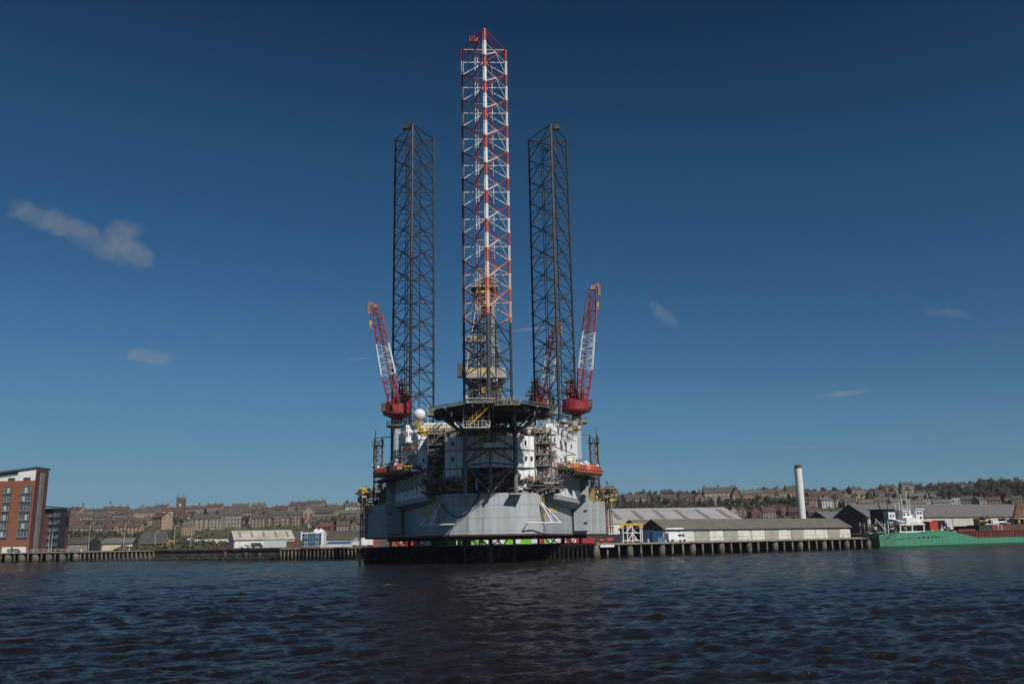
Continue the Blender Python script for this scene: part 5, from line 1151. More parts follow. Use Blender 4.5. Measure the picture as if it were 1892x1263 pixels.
container('stack of rusty brown pallets left of the blue glass office', 542, 400, 6, 2.6, m_rust, name='pallet_stack', cat='pallets'); container('heap of red and rusty drums beside the blue glass office', 550, 403, 3.0, 3.0, m_cbr, name='drum_stack', cat='drums')
container('bright blue tarpaulin covered boat cradle right of the blue glass office', 630, 395, 11, 2.0, m_cblue, name='covered_load', cat='covered load')
container('white low wall of bagged aggregate in front of the blue tarpaulin', 622, 330, 12, 1.0, m_gwhite, name='bag_wall', cat='bags', d=1)
container('dark blue storage container among the bushes below the church', 337, 400, 8, 3.1, M('container_navy', (.025, .035, .06), None, .6))
container('long white cabin row below the white flats', 398, 545, 26, 2.6, m_gwhite, z=ground_z(X(398, 545), 545), name='cabin', cat='cabin', d=4)
container('yellow-orange hoarding on the grass bank above the cream-roofed warehouse', 490, 590, 9, 5, m_yel, z=ground_z(X(490, 590), 590), name='hoarding', cat='hoarding', d=1.5)
container('grey-white hoarding on the grass bank right of the yellow one', 507, 592, 9, 5, m_lgrey, z=ground_z(X(507, 592), 592), name='hoarding', cat='hoarding', d=1.5)
# yellow excavator on the left quay
def excavator(label, px, Y, s=1.0, mat=None, flip=1, z=None):
    t = thing('excavator', label, 'excavator', (X(px, Y, 5), Y, DECK-.05 if z is None else z), 0, None, local=True)
    mb = MB(); mb.b2(-1.8*s, 1.8*s, -1.2*s, 1.2*s, .0, .9*s); mb.build('track', m_dark, t)
    mb = MB(); mb.b2(-1.6*s, 1.4*s, -1.1*s, 1.1*s, .95*s, 2.0*s); mb.build('house', mat or m_yel, t)
    mb = MB(); mb.b2(-flip*.2*s, flip*1.2*s, -1.15*s, -.2*s, 2.0*s, 3.0*s); mb.build('cab', m_blk, t)
    mb = MB(); mb.path([(flip*.8*s, 0, 2*s), (flip*2.6*s, 0, 4.6*s), (flip*4.6*s, 0, 3.4*s)], .28*s, 5); mb.beam((flip*4.6*s, 0, 3.5*s), (flip*5.2*s, 0, 1.2*s), .2*s, 5); mb.box((flip*5.1*s, 0, .9*s), (.8*s, .8*s, .7*s)); mb.build('arm', mat or m_yel, t)
excavator('yellow excavator on the left quay beside the slate roofed lodge', 304, 385, .85)
# street lamps
lt = thing('street_lamp', 'tall pale lamp post, leftmost, in front of the dark flats', 'street lamp', (0, 0, 0), 0, 'lamp posts along the left quay', local=True)
mb = MB(); mb.beam((0, 0, 0), (0, 0, 10.5), .13, 6, r2=.07); mb.beam((0, 0, 10.4), (.9, 0, 10.7), .06, 4); mb.build('post', m_lgrey, lt)
mb = MB(); mb.box((1.1, 0, 10.68), (.7, .3, .14)); mb.build('lamp_head', m_gwhite, lt)
lamps = [(89, 340, .78, 'x'), (94, 341, .76, 'pale lamp post just right of the leftmost one, before the dark flats'), (163, 350, 1.02, 'tall lamp post in front of the left end of the beige shed'), (228, 350, 1.02, 'tall lamp post in front of the right end of the beige shed'), (286, 360, .7, 'short lamp post beside the slate roofed lodge'), (352, 380, .8, 'lamp post among bushes right of the church tower'), (321, 370, .9, 'lamp post below the church tower')]
for k, (px, Y, sc, lab) in enumerate(lamps):
    if k == 0: lt.location = (X(px, Y), Y, DECK-.05); lt.scale = (1, 1, sc)
    else: copy_thing(lt, (X(px, Y), Y, DECK-.05), 0, lab, (1, 1, sc))
mb = MB(); a = Vector((WX(-30, 337), 338.6, DECK)); b_ = Vector((WX(120, 333), 334.4, DECK)); mb.rail([a, b_], 1.0, .06, 2.2); tag(mb.build('quay_railing', m_gwhite, None, loc=a), 'low white railing along the quay in front of the brick flats', 'railing')

# ================================================================ THE GREEN SHIP
SA = math.atan2(49, 80); SX, SY = X(1604, 278, 1)+7*math.cos(SA), 278.0+7*math.sin(SA)
m_sgreen = ribbed('hull_green', (.05, .235, .14), (.045, .19, .115), 'X', 3.0, .04, .5, (.10, .15, .10), stain_amt=.5, streaks=.55); m_hold = M('hold_red', (.14, .028, .022), (.09, .02, .018), .7, scale=.4)
ship = thing('cargo_ship', 'green hulled cargo ship with white bridge moored at the right quay', 'ship', (SX, SY, 0), SA, local=True)
Ls = 118; Bm = 13
def half(t):   # half beam along the length
    return Bm/2*min(1, .5+.5*min(1, t/7))*(1 if t < Ls-18 else max(.05, 1-((t-Ls+18)/18)**2))
def top(t):
    for (a, za), (b2, zb2) in zip([(0, 4.5), (14, 4.6), (30, 5.3), (36, 5.0), (52, 2.5), (96, 2.5), (104, 5.5), (120, 6.5)], [(14, 4.6), (30, 5.3), (36, 5.0), (52, 2.5), (96, 2.5), (104, 5.5), (120, 6.5)]):
        if t <= b2: return za+(zb2-za)*(t-a)/(b2-a)
ts = [0, 1.2, 3, 6, 10, 14, 20, 26, 30, 33, 36, 40, 44, 48, 52, 60, 70, 80, 90, 96, 100, 104, 108, 112, 116, 118]
mb = MB(); rings = []
for t in ts:
    h, z = half(t), top(t); t = t if t > 10 else 3.2+t*.68; tk = t+ (1.5 if t < 3 else 0)*(1-t/3)
    rings.append([(t+(1.8*(1-t/6) if t < 6 else 0), Bm/2-h*.82, -1.2), (t, Bm/2-h, .6), (t, Bm/2-h, z), (t, Bm/2+h, z), (t, Bm/2+h, .6), (t+(1.8*(1-t/6) if t < 6 else 0), Bm/2+h*.82, -1.2)])
mb.loft(rings); hull_ = mb.build('hull', m_sgreen, ship)
mb = MB(); mb.beam((0, -.04, 2.5), (30, -.08, 3.4), .05, 4); mb.build('rubbing_strake', m_dark, ship)
for t in (19, 21.2, 24, 26.1, 28, 29.8): mb = MB(); mb.beam((t, -.12, 2.75+t*.012), (t, .05, 2.75+t*.012), .32, 8); mb.build('porthole', m_blk, ship)
for t in (5.5, 21): mb = MB(); mb.box((t, Bm/2-half(t)-.02, top(t)-.5), (.9, .1, .25)); mb.build('fairlead', m_blk, ship)
mb = MB(); mb.b2(42, 97, 1.2, Bm-1.2, 2.4, 4.7); k = 42
while k < 97: mb.b2(k, k+.35, .95, 1.19, 2.45, 4.7); k += 1.75
mb.b2(41.9, 97.2, .85, 1.18, 4.71, 4.95); mb.build('hold_coaming', m_hold, ship)
m_cov = M('hatch_rust', (.17, .045, .035), (.11, .035, .03), .7, scale=.4)
mb = MB(); mb.b2(56, 64, 1.6, Bm-2, 4.96, 6.6); mb.build('hatch_cover', m_shd, ship)
mb = MB(); mb.b2(64.1, 97, 1.6, Bm-2, 4.96, 6.9); mb.b2(46, 56, 3, Bm-2, 4.96, 5.5); mb.build('stacked_cover', m_cov, ship)
mb = MB(); 
for t in (67.5, 69.6): mb.b2(t, t+.22, 1.5, 1.58, 5, 6.9)
mb.b2(65, 76, 3, 4, 7.6, 8.1); mb.build('white_fitting', m_wht, ship)
mb = MB(); mb.b2(75.3, 82, 1.48, 1.58, 5.3, 6.8); clutter(mb, 62, 66, 2, 5, 7, 9.3, 22, 1.2, (5, 1, 0.1, .1, .2, 2, .2, .3)); clutter(mb, 75, 84, 2, 6, 7, 9, 40, 1.6, (8, 1, .1, .1, .1, .2, .5, .1)); mb.build('deck_machinery', CL, ship)
# superstructure
mb = MB(); mb.b2(14.5, 27.5, 3.4, Bm-2, 4.6, 6.9); mb.build('deckhouse', m_mid, ship)
mb = MB()
for t in (15.0, 21.2, 27.4): mb.beam((t-.3, .9, 4.7), (t+.1, .9, 7.4), .22, 5); 
mb.b2(15, 28, .7, Bm-.7, 7.1, 7.45); mb.b2(14, 28, .75, .85, 4.75, 5.1); mb.build('boat_deck', m_wht, ship)
mb = MB(); mb.b2(19, 27.5, 1.5, Bm-1.5, 7.46, 8.9); mb.prism([(18.4, .8), (23.6, .8), (23.6, 4), (18.4, 4)], 7.46, [9.8, 9.8, 9.4, 9.4]); lh = mb.build('accommodation', m_wht, ship)
mb = MB(); mb.b2(18.6, 22.2, 2, 5, 8.91, 12.3); mb.b2(25.0, 28.6, 1.6, Bm-2, 8.91, 12.9); mb.b2(22.2, 25, 3, 8, 8.91, 12.2); br = mb.build('wheelhouse', m_wht, ship)
mb = MB(); mb.b2(18.0, 22.6, 1.6, 5.4, 12.31, 12.65); mb.b2(24.5, 29.2, 1.2, Bm-1.6, 12.91, 13.3); mb.build('bridge_roof', m_wht, ship)
for t, z, v in ((19.3, 11.2, 1.93), (21.3, 11.2, 1.93), (19.8, 9.5, 1.93), (26, 11.7, 1.53), (27.4, 11.7, 1.53), (27.3, 9.9, 1.53), (23.3, 11.2, 2.93)):
    mb = MB(); mb.box((t, v, z), (.95, .1, .75)); mb.build('window', m_blk, br)
mb = MB(); mb.b2(20, 27, .66, .7, 7.6, 8.0); mb.build('bridge_name_board', m_gwhite, ship)
mb = MB()
for t, h in ((19.5, 3), (21.5, 4), (23, 5), (25.8, 7.5), (27.2, 5)): mb.beam((t, 5, 12.4), (t, 5, 12.4+h), .09, 4)
mb.beam((24.6, 5, 17), (27.2, 5, 17), .09, 4); mb.beam((25.2, 5, 18.6), (26.6, 5, 18.6), .07, 4); mb.sphere((25.8, 5, 20), .3, 8, 5); mb.rail([(18, 1.7, 12.66), (22.6, 1.7, 12.66)], 1, .05, .8); mb.build('mast', m_wht, ship)
m_fun = M('funnel_navy', (.006, .014, .03), (.005, .01, .02), .6)
mb = MB(); mb.b2(7.5, 13.6, 4, 9, 4.6, 13.0); mb.b2(6.4, 13.9, 3.6, 9.4, 13.0, 13.3); mb.build('funnel', m_fun, ship)
mb = MB(); mb.beam((9, 6, 13.3), (8, 6, 16), .22, 6); mb.beam((12.8, 6, 13.3), (12.8, 6, 15.4), .15, 6); mb.build('exhaust_pipe', m_dark, ship)
mb = MB(); mb.b2(10.0, 13.5, 3.9, 3.98, 9.2, 12.2); fl = mb.build('funnel_emblem_panel', m_wht, ship)
mb = MB(); q = 11.75; mb.prism([(q-1.5, -.5)], 0, 0) if 0 else None
mb.add([(q-1.55, 3.86, 10.7), (q-.6, 3.86, 10.1), (q+.6, 3.86, 10.1), (q+1.55, 3.86, 10.7), (q+.6, 3.86, 11.3), (q-.6, 3.86, 11.3)] + [(q-1.55, 3.89, 10.7), (q-.6, 3.89, 10.1), (q+.6, 3.89, 10.1), (q+1.55, 3.89, 10.7), (q+.6, 3.89, 11.3), (q-.6, 3.89, 11.3)], [(0, 1, 2, 3, 4, 5), (6, 11, 10, 9, 8, 7)]+[(i, i+6, (i+1) % 6+6, (i+1) % 6) for i in range(6)]); mb.build('emblem', m_cblue, fl)
mb = MB(); mb.beam((q, 3.80, 10.7), (q, 3.855, 10.7), .42, 12); mb.build('emblem_disc', m_wht, fl)
mb = MB(); mb.b2(10.0, 13.5, 3.87, 3.895, 9.2, 9.35); mb.b2(10.0, 13.5, 3.87, 3.895, 12.05, 12.2); mb.build('emblem_border', m_cred, fl)
mb = MB(); mb.beam((13.4, 3, 9.2), (19, 1.4, 7.9), .2, 5); mb.build('provision_crane', m_wht, ship)
mb = MB(); mb.beam((4.6, 2, 4.6), (4.9, 2, 7.6), .16, 5); mb.beam((4.9, 1.8, 5.2), (-3.5, -1, 9.0), .16, 5); mb.beam((6.5, 2, 4.6), (6.7, 2, 8.6), .14, 5); mb.b2(6.6, 8.6, 1.5, 3, 7.9, 8.1); mb.b2(6.6, 8.6, 1.4, 1.5, 5.9, 6.1); mb.build('gangway_davit', m_wht, ship)
mb = MB(); clutter(mb, 1.5, 7.5, 3, 10, 4.7, 7.6, 60, 1.4, (4, 3, 1, 2, 1, .3, 3, 1)); clutter(mb, 9, 15, 1, 3.6, 4.7, 7.0, 40, 1.2, (3, 3, 1, 1, 2, .4, 4, 1)); clutter(mb, 28, 40, 1.2, 9, 5.0, 6.2, 50, 1.2, (2, 2, 1, 1, 2, .8, 4, 1.5)); mb.build('stern_gear', CL, ship)
mb = MB(); mb.b2(28.5, 33.0, 2, 8, 5.2, 8.2); mb.build('red_deck_store', m_cred, ship)

for ch_ in ship.children:
    nm0 = ch_.name.split('.')[0]
    if nm0 in ('deckhouse', 'boat_deck', 'accommodation', 'wheelhouse', 'bridge_roof', 'bridge_name_board', 'mast', 'provision_crane'): ch_.location.x -= 3.8
    if nm0 in ('wheelhouse', 'bridge_roof', 'accommodation', 'mast', 'funnel', 'exhaust_pipe', 'funnel_emblem_panel'): ch_.scale.z = .84; ch_.location.z += 7.1*.16
# things on the right quay
container('bright red skip between the ship bridge and the open shed door', 1720, 335, 8.6, 3.3, m_cred, rz=.55, z=4.2)
tr = thing('tractor', 'dark blue telehandler on the quay right of the red skip', 'tractor', (X(1747, 345, 5), 345, DECK), .5, None, local=True)
mb = MB(); mb.b2(-1.6, 1.4, -.9, .9, 1.8, 3.2); mb.b2(-1.2, .2, -.8, .8, 3.2, 4.8); mb.build('body', M('tractor_blue', (.02, .05, .07), None, .5), tr); mb = MB(); mb.beam((-1.4, 0, 4.6), (3.8, 0, 1.5), .28, 5); mb.build('arm', m_dark, tr)
for wx in (-1.3, 1.3):
    for wy in (-.9, .9): mb = MB(); mb.beam((wx, wy-.2, 1.6), (wx, wy+.2, 1.6), .75, 12); mb.build('wheel', m_dark, tr)
gr = thing('material_handler', 'huge rusty yellow cargo handler arm at the right edge behind the ship', 'cargo handler', (X(1905, 372, 5), 372, DECK), 0, None, local=True)
mb = MB(); mb.b2(-4, 6, -2, 3, 0, 6); mb.build('house', m_shd, gr)
hz = at(1880, 933, 372).z-DECK
mb = MB(); m_hand = M('handler_arm', (.20, .11, .03), (.12, .04, .03), .6, scale=.3)
xa = X(1872, 372, 14)-gr.location.x; xb = X(1884, 372, hz)-gr.location.x
mb.loft([[(xa-1.8, -.6, 3.5), (xa+.8, -.6, 3.5), (xa+.8, .6, 3.5), (xa-1.8, .6, 3.5)], [(xb-1.2, -.6, hz), (xb+2.5, -.6, hz), (xb+2.5, .6, hz), (xb-1.2, .6, hz)]]); mb.loft([[(xb-1, -.55, hz-2), (xb-1, .55, hz-2), (xb-1, .55, hz+.5), (xb-1, -.55, hz+.5)], [(xb+12, -.55, hz), (xb+12, .55, hz), (xb+12, .55, hz+2), (xb+12, -.55, hz+2)]]); mb.build('arm', m_hand, gr)
mb = MB(); mb.b2(-3, 1, -2.2, -2.0, 4, 7); mb.build('cab', m_blk, gr)
yo = thing('mooring_capstan', 'yellow machine standing in the right open shed doorway', 'machine', (X(1815, 372, 5), 372, DECK), 0, None, local=True)
mb = MB(); mb.beam((0, 0, 0), (0, 0, 4.5), .9, 10, r2=.6); mb.sphere((0, 0, 5), 1.0, 10, 6); mb.build('body', m_yel, yo)
HAZE = .00005
# ================================================================ TOWN ON THE HILL
m_win = M('house_window', (.03, .035, .04), (.06, .06, .06), .25, scale=.3)
m_winw = M('house_window_pale', (.42, .42, .40), (.2, .2, .2), .5, scale=.8)
WALL = {k: M('wall_'+k.replace(' ', '_'), tuple(x*.82 for x in c), tuple(x*.75 for x in c2), .9, scale=.5) for k, c, c2 in [
    ('tan', (.26, .20, .145), (.20, .155, .11)), ('brown', (.19, .135, .10), (.14, .10, .075)), ('grey stone', (.20, .17, .14), (.14, .12, .10)),
    ('white', (.52, .51, .48), (.42, .41, .38)), ('pale', (.36, .31, .25), (.28, .24, .19)), ('red brick', (.20, .075, .05), (.15, .055, .04)), ('beige', (.40, .28, .19), (.33, .23, .16))]}
ROOF = {k: M('roof_'+k.replace(' ', '_'), c, c2, .85, scale=.4) for k, c, c2 in [
    ('slate', (.055, .052, .05), (.08, .07, .06)), ('brown', (.09, .055, .042), (.065, .04, .032)), ('grey', (.12, .115, .105), (.09, .085, .075)), ('rust', (.15, .06, .04), (.1, .045, .035))]}
TPL = {}
def template(kind, wall, roof):
    key = (kind, wall, roof)
    if key in TPL: return TPL[key]
    nm_ = {'tenement': 'tenement', 'flats': 'apartment_block'}.get(kind, 'house'); cat = {'tenement': 'tenement', 'flats': 'apartments'}.get(kind, 'house')
    t = thing(nm_, 'x', cat, (0, 0, 0), 0, 'houses on the hillside', local=True)
    W, D, H, R_, gable, rows, cols = {'cottage': (11, 8, 4.6, 3.4, 0, 2, 4), 'gable': (7.5, 9, 5.2, 3.2, 1, 2, 2), 'tenement': (19, 10, 9.8, 3.4, 0, 3, 7), 'flats': (13, 9, 7.6, 2.8, 0, 3, 4), 'terrace': (16, 8, 5.2, 3.0, 0, 2, 6), 'box': (9, 8, 6, .35, 2, 2, 3)}[kind]
    mb = MB()
    if gable == 1: mb.loft([[(-W/2, y, -4), (W/2, y, -4), (W/2, y, H), (0, y, H+R_-.1), (-W/2, y, H)] for y in (-D/2, D/2)])
    elif gable == 0: mb.loft([[(x, -D/2, -4), (x, D/2, -4), (x, D/2, H), (x, 0, H+R_-.1), (x, -D/2, H)] for x in (-W/2, W/2)])
    else: mb.b2(-W/2, W/2, -D/2, D/2, -4, H)
    mb.build('wall', WALL[wall], t)
    mb = MB(); e = .45
    if gable == 1:
        for s in (-1, 1): mb.loft([[(s*(W/2+e), y, H-e*R_/(W/2)), (s*(W/2+e), y, H-e*R_/(W/2)+.22), (0, y, H+R_+.22), (0, y, H+R_)] for y in (-D/2-.4, D/2+.4)])
    elif gable == 0:
        for s in (-1, 1): mb.loft([[(x, s*(D/2+e), H-e*R_/(D/2)), (x, s*(D/2+e), H-e*R_/(D/2)+.22), (x, 0, H+R_+.22), (x, 0, H+R_)] for x in (-W/2-.3, W/2+.3)])
    else: mb.b2(-W/2-.3, W/2+.3, -D/2-.3, D/2+.3, H, H+.4)
    rf = mb.build('roof', ROOF[roof], t)
    for cx in ([-W/2+.9, W/2-.9] if kind in ('cottage', 'terrace', 'flats') else [-W/2+1, 0, W/2-1] if kind == 'tenement' else [.2]):
        mb = MB(); mb.b2(cx-.55, cx+.55, -.5, .9, H+(R_-1.2 if gable != 2 else .3), H+R_+1.5)
        for q in (-.25, .25): mb.beam((cx+q, .2, H+R_+1.5), (cx+q, .2, H+R_+1.9), .14, 5)
        mb.build('chimney', WALL['brown' if wall != 'grey stone' else 'grey stone'], rf)
    win = None
    for r_ in range(rows):
        for c_ in range(cols):
            x = -W/2+W*(c_+.5)/cols; z = 1.2+(H-1.0)*r_/rows+.5
            if win is None:
                mb = MB(); mb.b2(-.5, .5, -.06, .06, -.75, .75); win = mb.build('window', m_win if wall in ('white', 'beige', 'pale', 'red brick') else m_winw, t); win.location = (x, -D/2-.05, z)
            else: o = win.copy(); C.objects.link(o); o.parent = t; o.location = (x, -D/2-.05, z)
    TPL[key] = [t, False, W]; return TPL[key]
def house(kind, wall, roof, px, Y, label, rz=0, sc=(1, 1, 1), dz=0):
    if len(label.split()) > 16: label = label.replace(f' with {roof} roof', '')
    if len(label.split()) > 16: label = label.replace('gable-fronted house', 'house').replace('block of flats', 'flats')
    assert len(label.split()) <= 16, label
    T = template(kind, wall, roof); x = X(px, Y, prof(Y)); z = ground_z(x, Y)+dz
    if not T[1]: T[1] = True; o = T[0]; o.location = (x, Y, z); o.rotation_euler = (0, 0, rz); o.scale = sc; o['label'] = label
    else: o = copy_thing(T[0], (x, Y, z), rz, label, sc)
    return o
KN = {'cottage': 'house', 'gable': 'gable-fronted house', 'tenement': 'tenement', 'flats': 'block of flats', 'terrace': 'terraced house', 'box': 'flat-roofed house'}
rr = random.Random(11)
def row(rowname, p0, p1, Y, kinds, walls, roofs, gap, jit=12, skip=(), tilt=.5, dz=0, hs=1.0):
    px = p0; i = 0
    while px < p1:
        k = rr.choice(kinds); w, r_ = rr.choice(walls), rr.choice(roofs); Wd = {'cottage': 11, 'gable': 7.5, 'tenement': 19, 'flats': 13, 'terrace': 16, 'box': 9}[k]
        sc = rr.uniform(.85, 1.15); stp = Wd*sc*F/Y
        Yj = Y+rr.uniform(-jit, jit)
        if not any(a <= px+stp/2 <= b for a, b in skip):
            house(k, w, r_, px+stp/2, Yj, f'{w} {KN[k]} with {r_} roof, {nth(i)} in {rowname}', rr.uniform(-tilt, tilt), (sc, 1, rr.uniform(.88, 1.15)*hs), dz); i += 1
        px += stp*(1+rr.uniform(0, gap))
GR = ['tan', 'brown', 'grey stone', 'grey stone', 'pale', 'brown', 'white', 'beige', 'pale']
# left of the rig
row('the left skyline row', 128, 690, 1150, ['tenement', 'cottage', 'terrace', 'tenement', 'flats'], GR, ['slate', 'brown', 'grey', 'brown'], .05)
row('the left second row down', 124, 690, 1060, ['tenement', 'terrace', 'cottage'], GR, ['slate', 'brown', 'slate'], .25, 16)
row('the left third row down', 124, 690, 960, ['tenement', 'terrace', 'flats', 'cottage'], GR, ['slate', 'slate', 'grey', 'brown'], .5, 18, skip=[(325, 345)])
row('the brown-roofed left middle row', 128, 330, 860, ['terrace', 'cottage', 'terrace'], ['tan', 'brown', 'beige', 'pale'], ['brown', 'brown', 'rust'], .15, 18, skip=[(322, 345)])
row('the left row above the bushes', 128, 250, 720, ['terrace', 'cottage', 'flats'], ['beige', 'tan', 'brown'], ['brown', 'brown'], .3, 12)
row('the left row behind the slate shed', 590, 680, 700, ['cottage', 'gable', 'cottage'], ['red brick', 'tan', 'brown', 'red brick'], ['rust', 'brown', 'slate'], .45, 16)
row('the left row above the white warehouse', 440, 690, 855, ['tenement', 'tenement', 'terrace'], ['brown', 'grey stone', 'tan'], ['slate', 'grey'], .12, 12, skip=[(462, 580)])
house('flats', 'beige', 'brown', 299, 790, 'plain beige gabled block left of the church tower', -.6, (1.1, 1.2, 1.35)); house('flats', 'beige', 'grey', 348, 690, 'windowless looking beige block just right of the church tower foot', 0, (.62, .8, 1.0))
house('flats', 'pale', 'slate', 375, 760, 'pale flats with dark roof, first right of the beige block', 0, (1.25, 1, 1.25)); house('flats', 'pale', 'slate', 398, 762, 'pale flats with dark roof, second right of the beige block', 0, (.9, 1, 1.25))
house('tenement', 'grey stone', 'slate', 424, 780, 'grey stone tenement right of the pale flats on the slope', .35, (1, 1, 1.15)); house('tenement', 'brown', 'slate', 446, 840, 'brown tenement with pale dormers above the grass bank', .2, (1, 1, 1.2))
for i, (px, Yq, sx, sz) in enumerate([(479, 780, .95, 1.1), (496, 800, .8, 1.5), (513, 812, .8, 1.35), (529, 800, .8, 1.6), (545, 812, .9, 1.35)]):
    house('flats' if i % 2 == 0 else 'gable', 'brown', 'slate', px, Yq, 'brown brick flats on the grass terrace above the warehouse, '+nth(i), 0, (sx*(1 if i % 2 == 0 else 1.35), 1, sz))
house('gable', 'beige', 'grey', 572, 880, 'tall tan gable end above the blue glass office', 0, (1.5, 1, 1.9)); house('cottage', 'white', 'slate', 588, 800, 'white house with wide black roof above the blue glass office', 0, (1.5, 1, .9))
# right of the rig
WR = ['tan', 'brown', 'beige', 'pale', 'grey stone']
row('the right skyline row', 1120, 1900, 1150, ['tenement', 'cottage', 'terrace', 'gable'], WR, ['slate', 'grey', 'brown'], .35, 18)
row('the right second row down', 1125, 1900, 1050, ['terrace', 'cottage', 'gable', 'tenement'], WR, ['slate', 'grey', 'brown'], .45, 20)
row('the tan-gabled row above the big grey shed', 1500, 1700, 960, ['gable', 'gable', 'terrace', 'flats'], ['beige', 'beige', 'tan'], ['grey', 'slate'], .12, 18, tilt=.4)
row('the right third row down', 1120, 1500, 950, ['terrace', 'cottage', 'tenement'], WR, ['slate', 'brown', 'grey'], .6, 20)
row('the red-brick row above the pale warehouse roof', 1120, 1500, 720, ['terrace', 'cottage', 'gable'], ['red brick', 'red brick', 'brown', 'pale'], ['rust', 'brown', 'rust'], .4, 14)
row('the tan row nearest the big grey shed', 1490, 1640, 850, ['cottage', 'flats', 'gable'], ['beige', 'tan', 'white'], ['grey', 'slate'], .35, 14)
row('the white row above the big grey shed', 1645, 1770, 840, ['box', 'box', 'terrace'], ['white'], ['grey'], .02, 6, tilt=.1)
row('the white upper row right of the tan gables', 1690, 1760, 890, ['box'], ['white'], ['grey'], .1, 5, tilt=.05)
row('the half-hidden row at the far right', 1780, 1900, 870, ['gable', 'cottage', 'gable'], ['brown', 'pale', 'tan'], ['brown', 'slate'], .5, 20, tilt=.5)
house('tenement', 'tan', 'slate', 1330, 930, 'long tan tenement on the skyline between two brown gable ends', 0, (1.7, 1, 1.5)); house('gable', 'brown', 'slate', 1294, 920, 'tall brown gable end at the left of the long tan tenement', 0, (1.4, 1, 2.0)); house('gable', 'brown', 'slate', 1361, 905, 'tall brown gable end at the right of the long tan tenement', 0, (1.2, 1, 2.35))
house('tenement', 'beige', 'slate', 1425, 1000, 'beige terrace left of the white chimney top, left of two', 0, (1.5, 1, 1.0)); house('tenement', 'beige', 'slate', 1458, 1005, 'beige terrace left of the white chimney top, right of two', 0, (1.3, 1, 1.0))

# church tower
ct = thing('church_tower', 'square brown church tower with pinnacles and pale clock faces on the left hill', 'church tower', (X(333, 860, 30), 860, ground_z(X(333, 860), 860)))
cx_, cz0 = ct.location.x, ct.location.z-3; cz1 = at(333, 921, 860).z; tw = 3.5
m_ctw = M('church_stone', (.15, .095, .065), (.10, .065, .045), .9, scale=.4)
mb = MB(); mb.b2(cx_-tw, cx_+tw, 860-tw, 860+tw, cz0, cz1-9); mb.b2(cx_-tw*.9, cx_+tw*.9, 860-tw*.9, 860+tw*.9, cz1-9, cz1)
mb.b2(cx_-tw*1.05, cx_+tw*1.05, 860-tw*1.05, 860+tw*1.05, cz1-9.5, cz1-9.01); mb.build('tower', m_ctw, ct)
mb = MB(); 
for k in range(5):
    for s in (-1, 1): u = -tw*.8+k*tw*.4; mb.b2(cx_+u-.35, cx_+u+.35, 860+s*tw*.9-.2, 860+s*tw*.9+.2, cz1, cz1+.9)
mb.build('parapet', m_ctw, ct)
for a in (-1, 1):
    for b2 in (-1, 1): mb = MB(); mb.beam((cx_+a*tw*.86, 860+b2*tw*.86, cz1-9), (cx_+a*tw*.86, 860+b2*tw*.86, cz1+1), .6, 6); mb.beam((cx_+a*tw*.86, 860+b2*tw*.86, cz1+1), (cx_+a*tw*.86, 860+b2*tw*.86, cz1+4), .5, 6, r2=.05); mb.build('pinnacle', m_ctw, ct)
mb = MB(); mb.beam((cx_+.3, 860-tw*.9-.15, cz1-6), (cx_+.3, 860-tw*.9+.02, cz1-6), 1.1, 14); mb.build('clock_face', m_gwhite, ct)
for u in (-1.2, 1.2): mb = MB(); mb.b2(cx_+u-.5, cx_+u+.5, 860-tw-.08, 860-tw+.02, cz1-16, cz1-12.5); mb.build('belfry_opening', m_blk, ct)
def small_tower(name, label, cat, px, py, Y, w, mat, cap=None):
    x = X(px, Y, 40); z1 = at(px, py, Y).z; z0 = ground_z(x, Y)-2; t = thing(name, label, cat, (x, Y, z0))
    mb = MB(); mb.beam((x, Y, z0), (x, Y, z1), w/2, 10, r2=w*.42); mb.build('shaft', mat, t)
    mb = MB(); mb.beam((x, Y, z1), (x, Y, z1+.8), w*.55, 10); mb.build('cap', cap or mat, t)
small_tower('factory_chimney', 'slim dark brick chimney on the skyline right of the church tower', 'chimney', 367, 930, 1160, 2.4, WALL['brown'])
small_tower('water_tower', 'short square grey tower with dark cap on the left skyline', 'tower', 274, 936, 1100, 5.5, WALL['pale'], m_dark)
small_tower('white_mast', 'thin white mast on the right skyline between the trees', 'mast', 1776, 894, 1120, 1.6, m_wht)
# stadium floodlights peeking over the skyline
for i, (px, py) in enumerate([(152, 931), (202, 928), (263, 933)]):
    x = X(px, 1350, 50); zt_ = at(px, py, 1350).z; t = thing('floodlight_mast', 'distant floodlight mast above the left skyline, '+nth(i), 'floodlight', (x, 1350, 40), 0, 'floodlight masts on the skyline')
    mb = MB(); mb.beam((x, 1350, 40), (x, 1350, zt_), .35, 5); mb.build('pole', m_mid, t); mb = MB(); mb.box((x, 1350, zt_), (3.4, .6, 3.2)); mb.build('lamp_panel', m_mid, t)

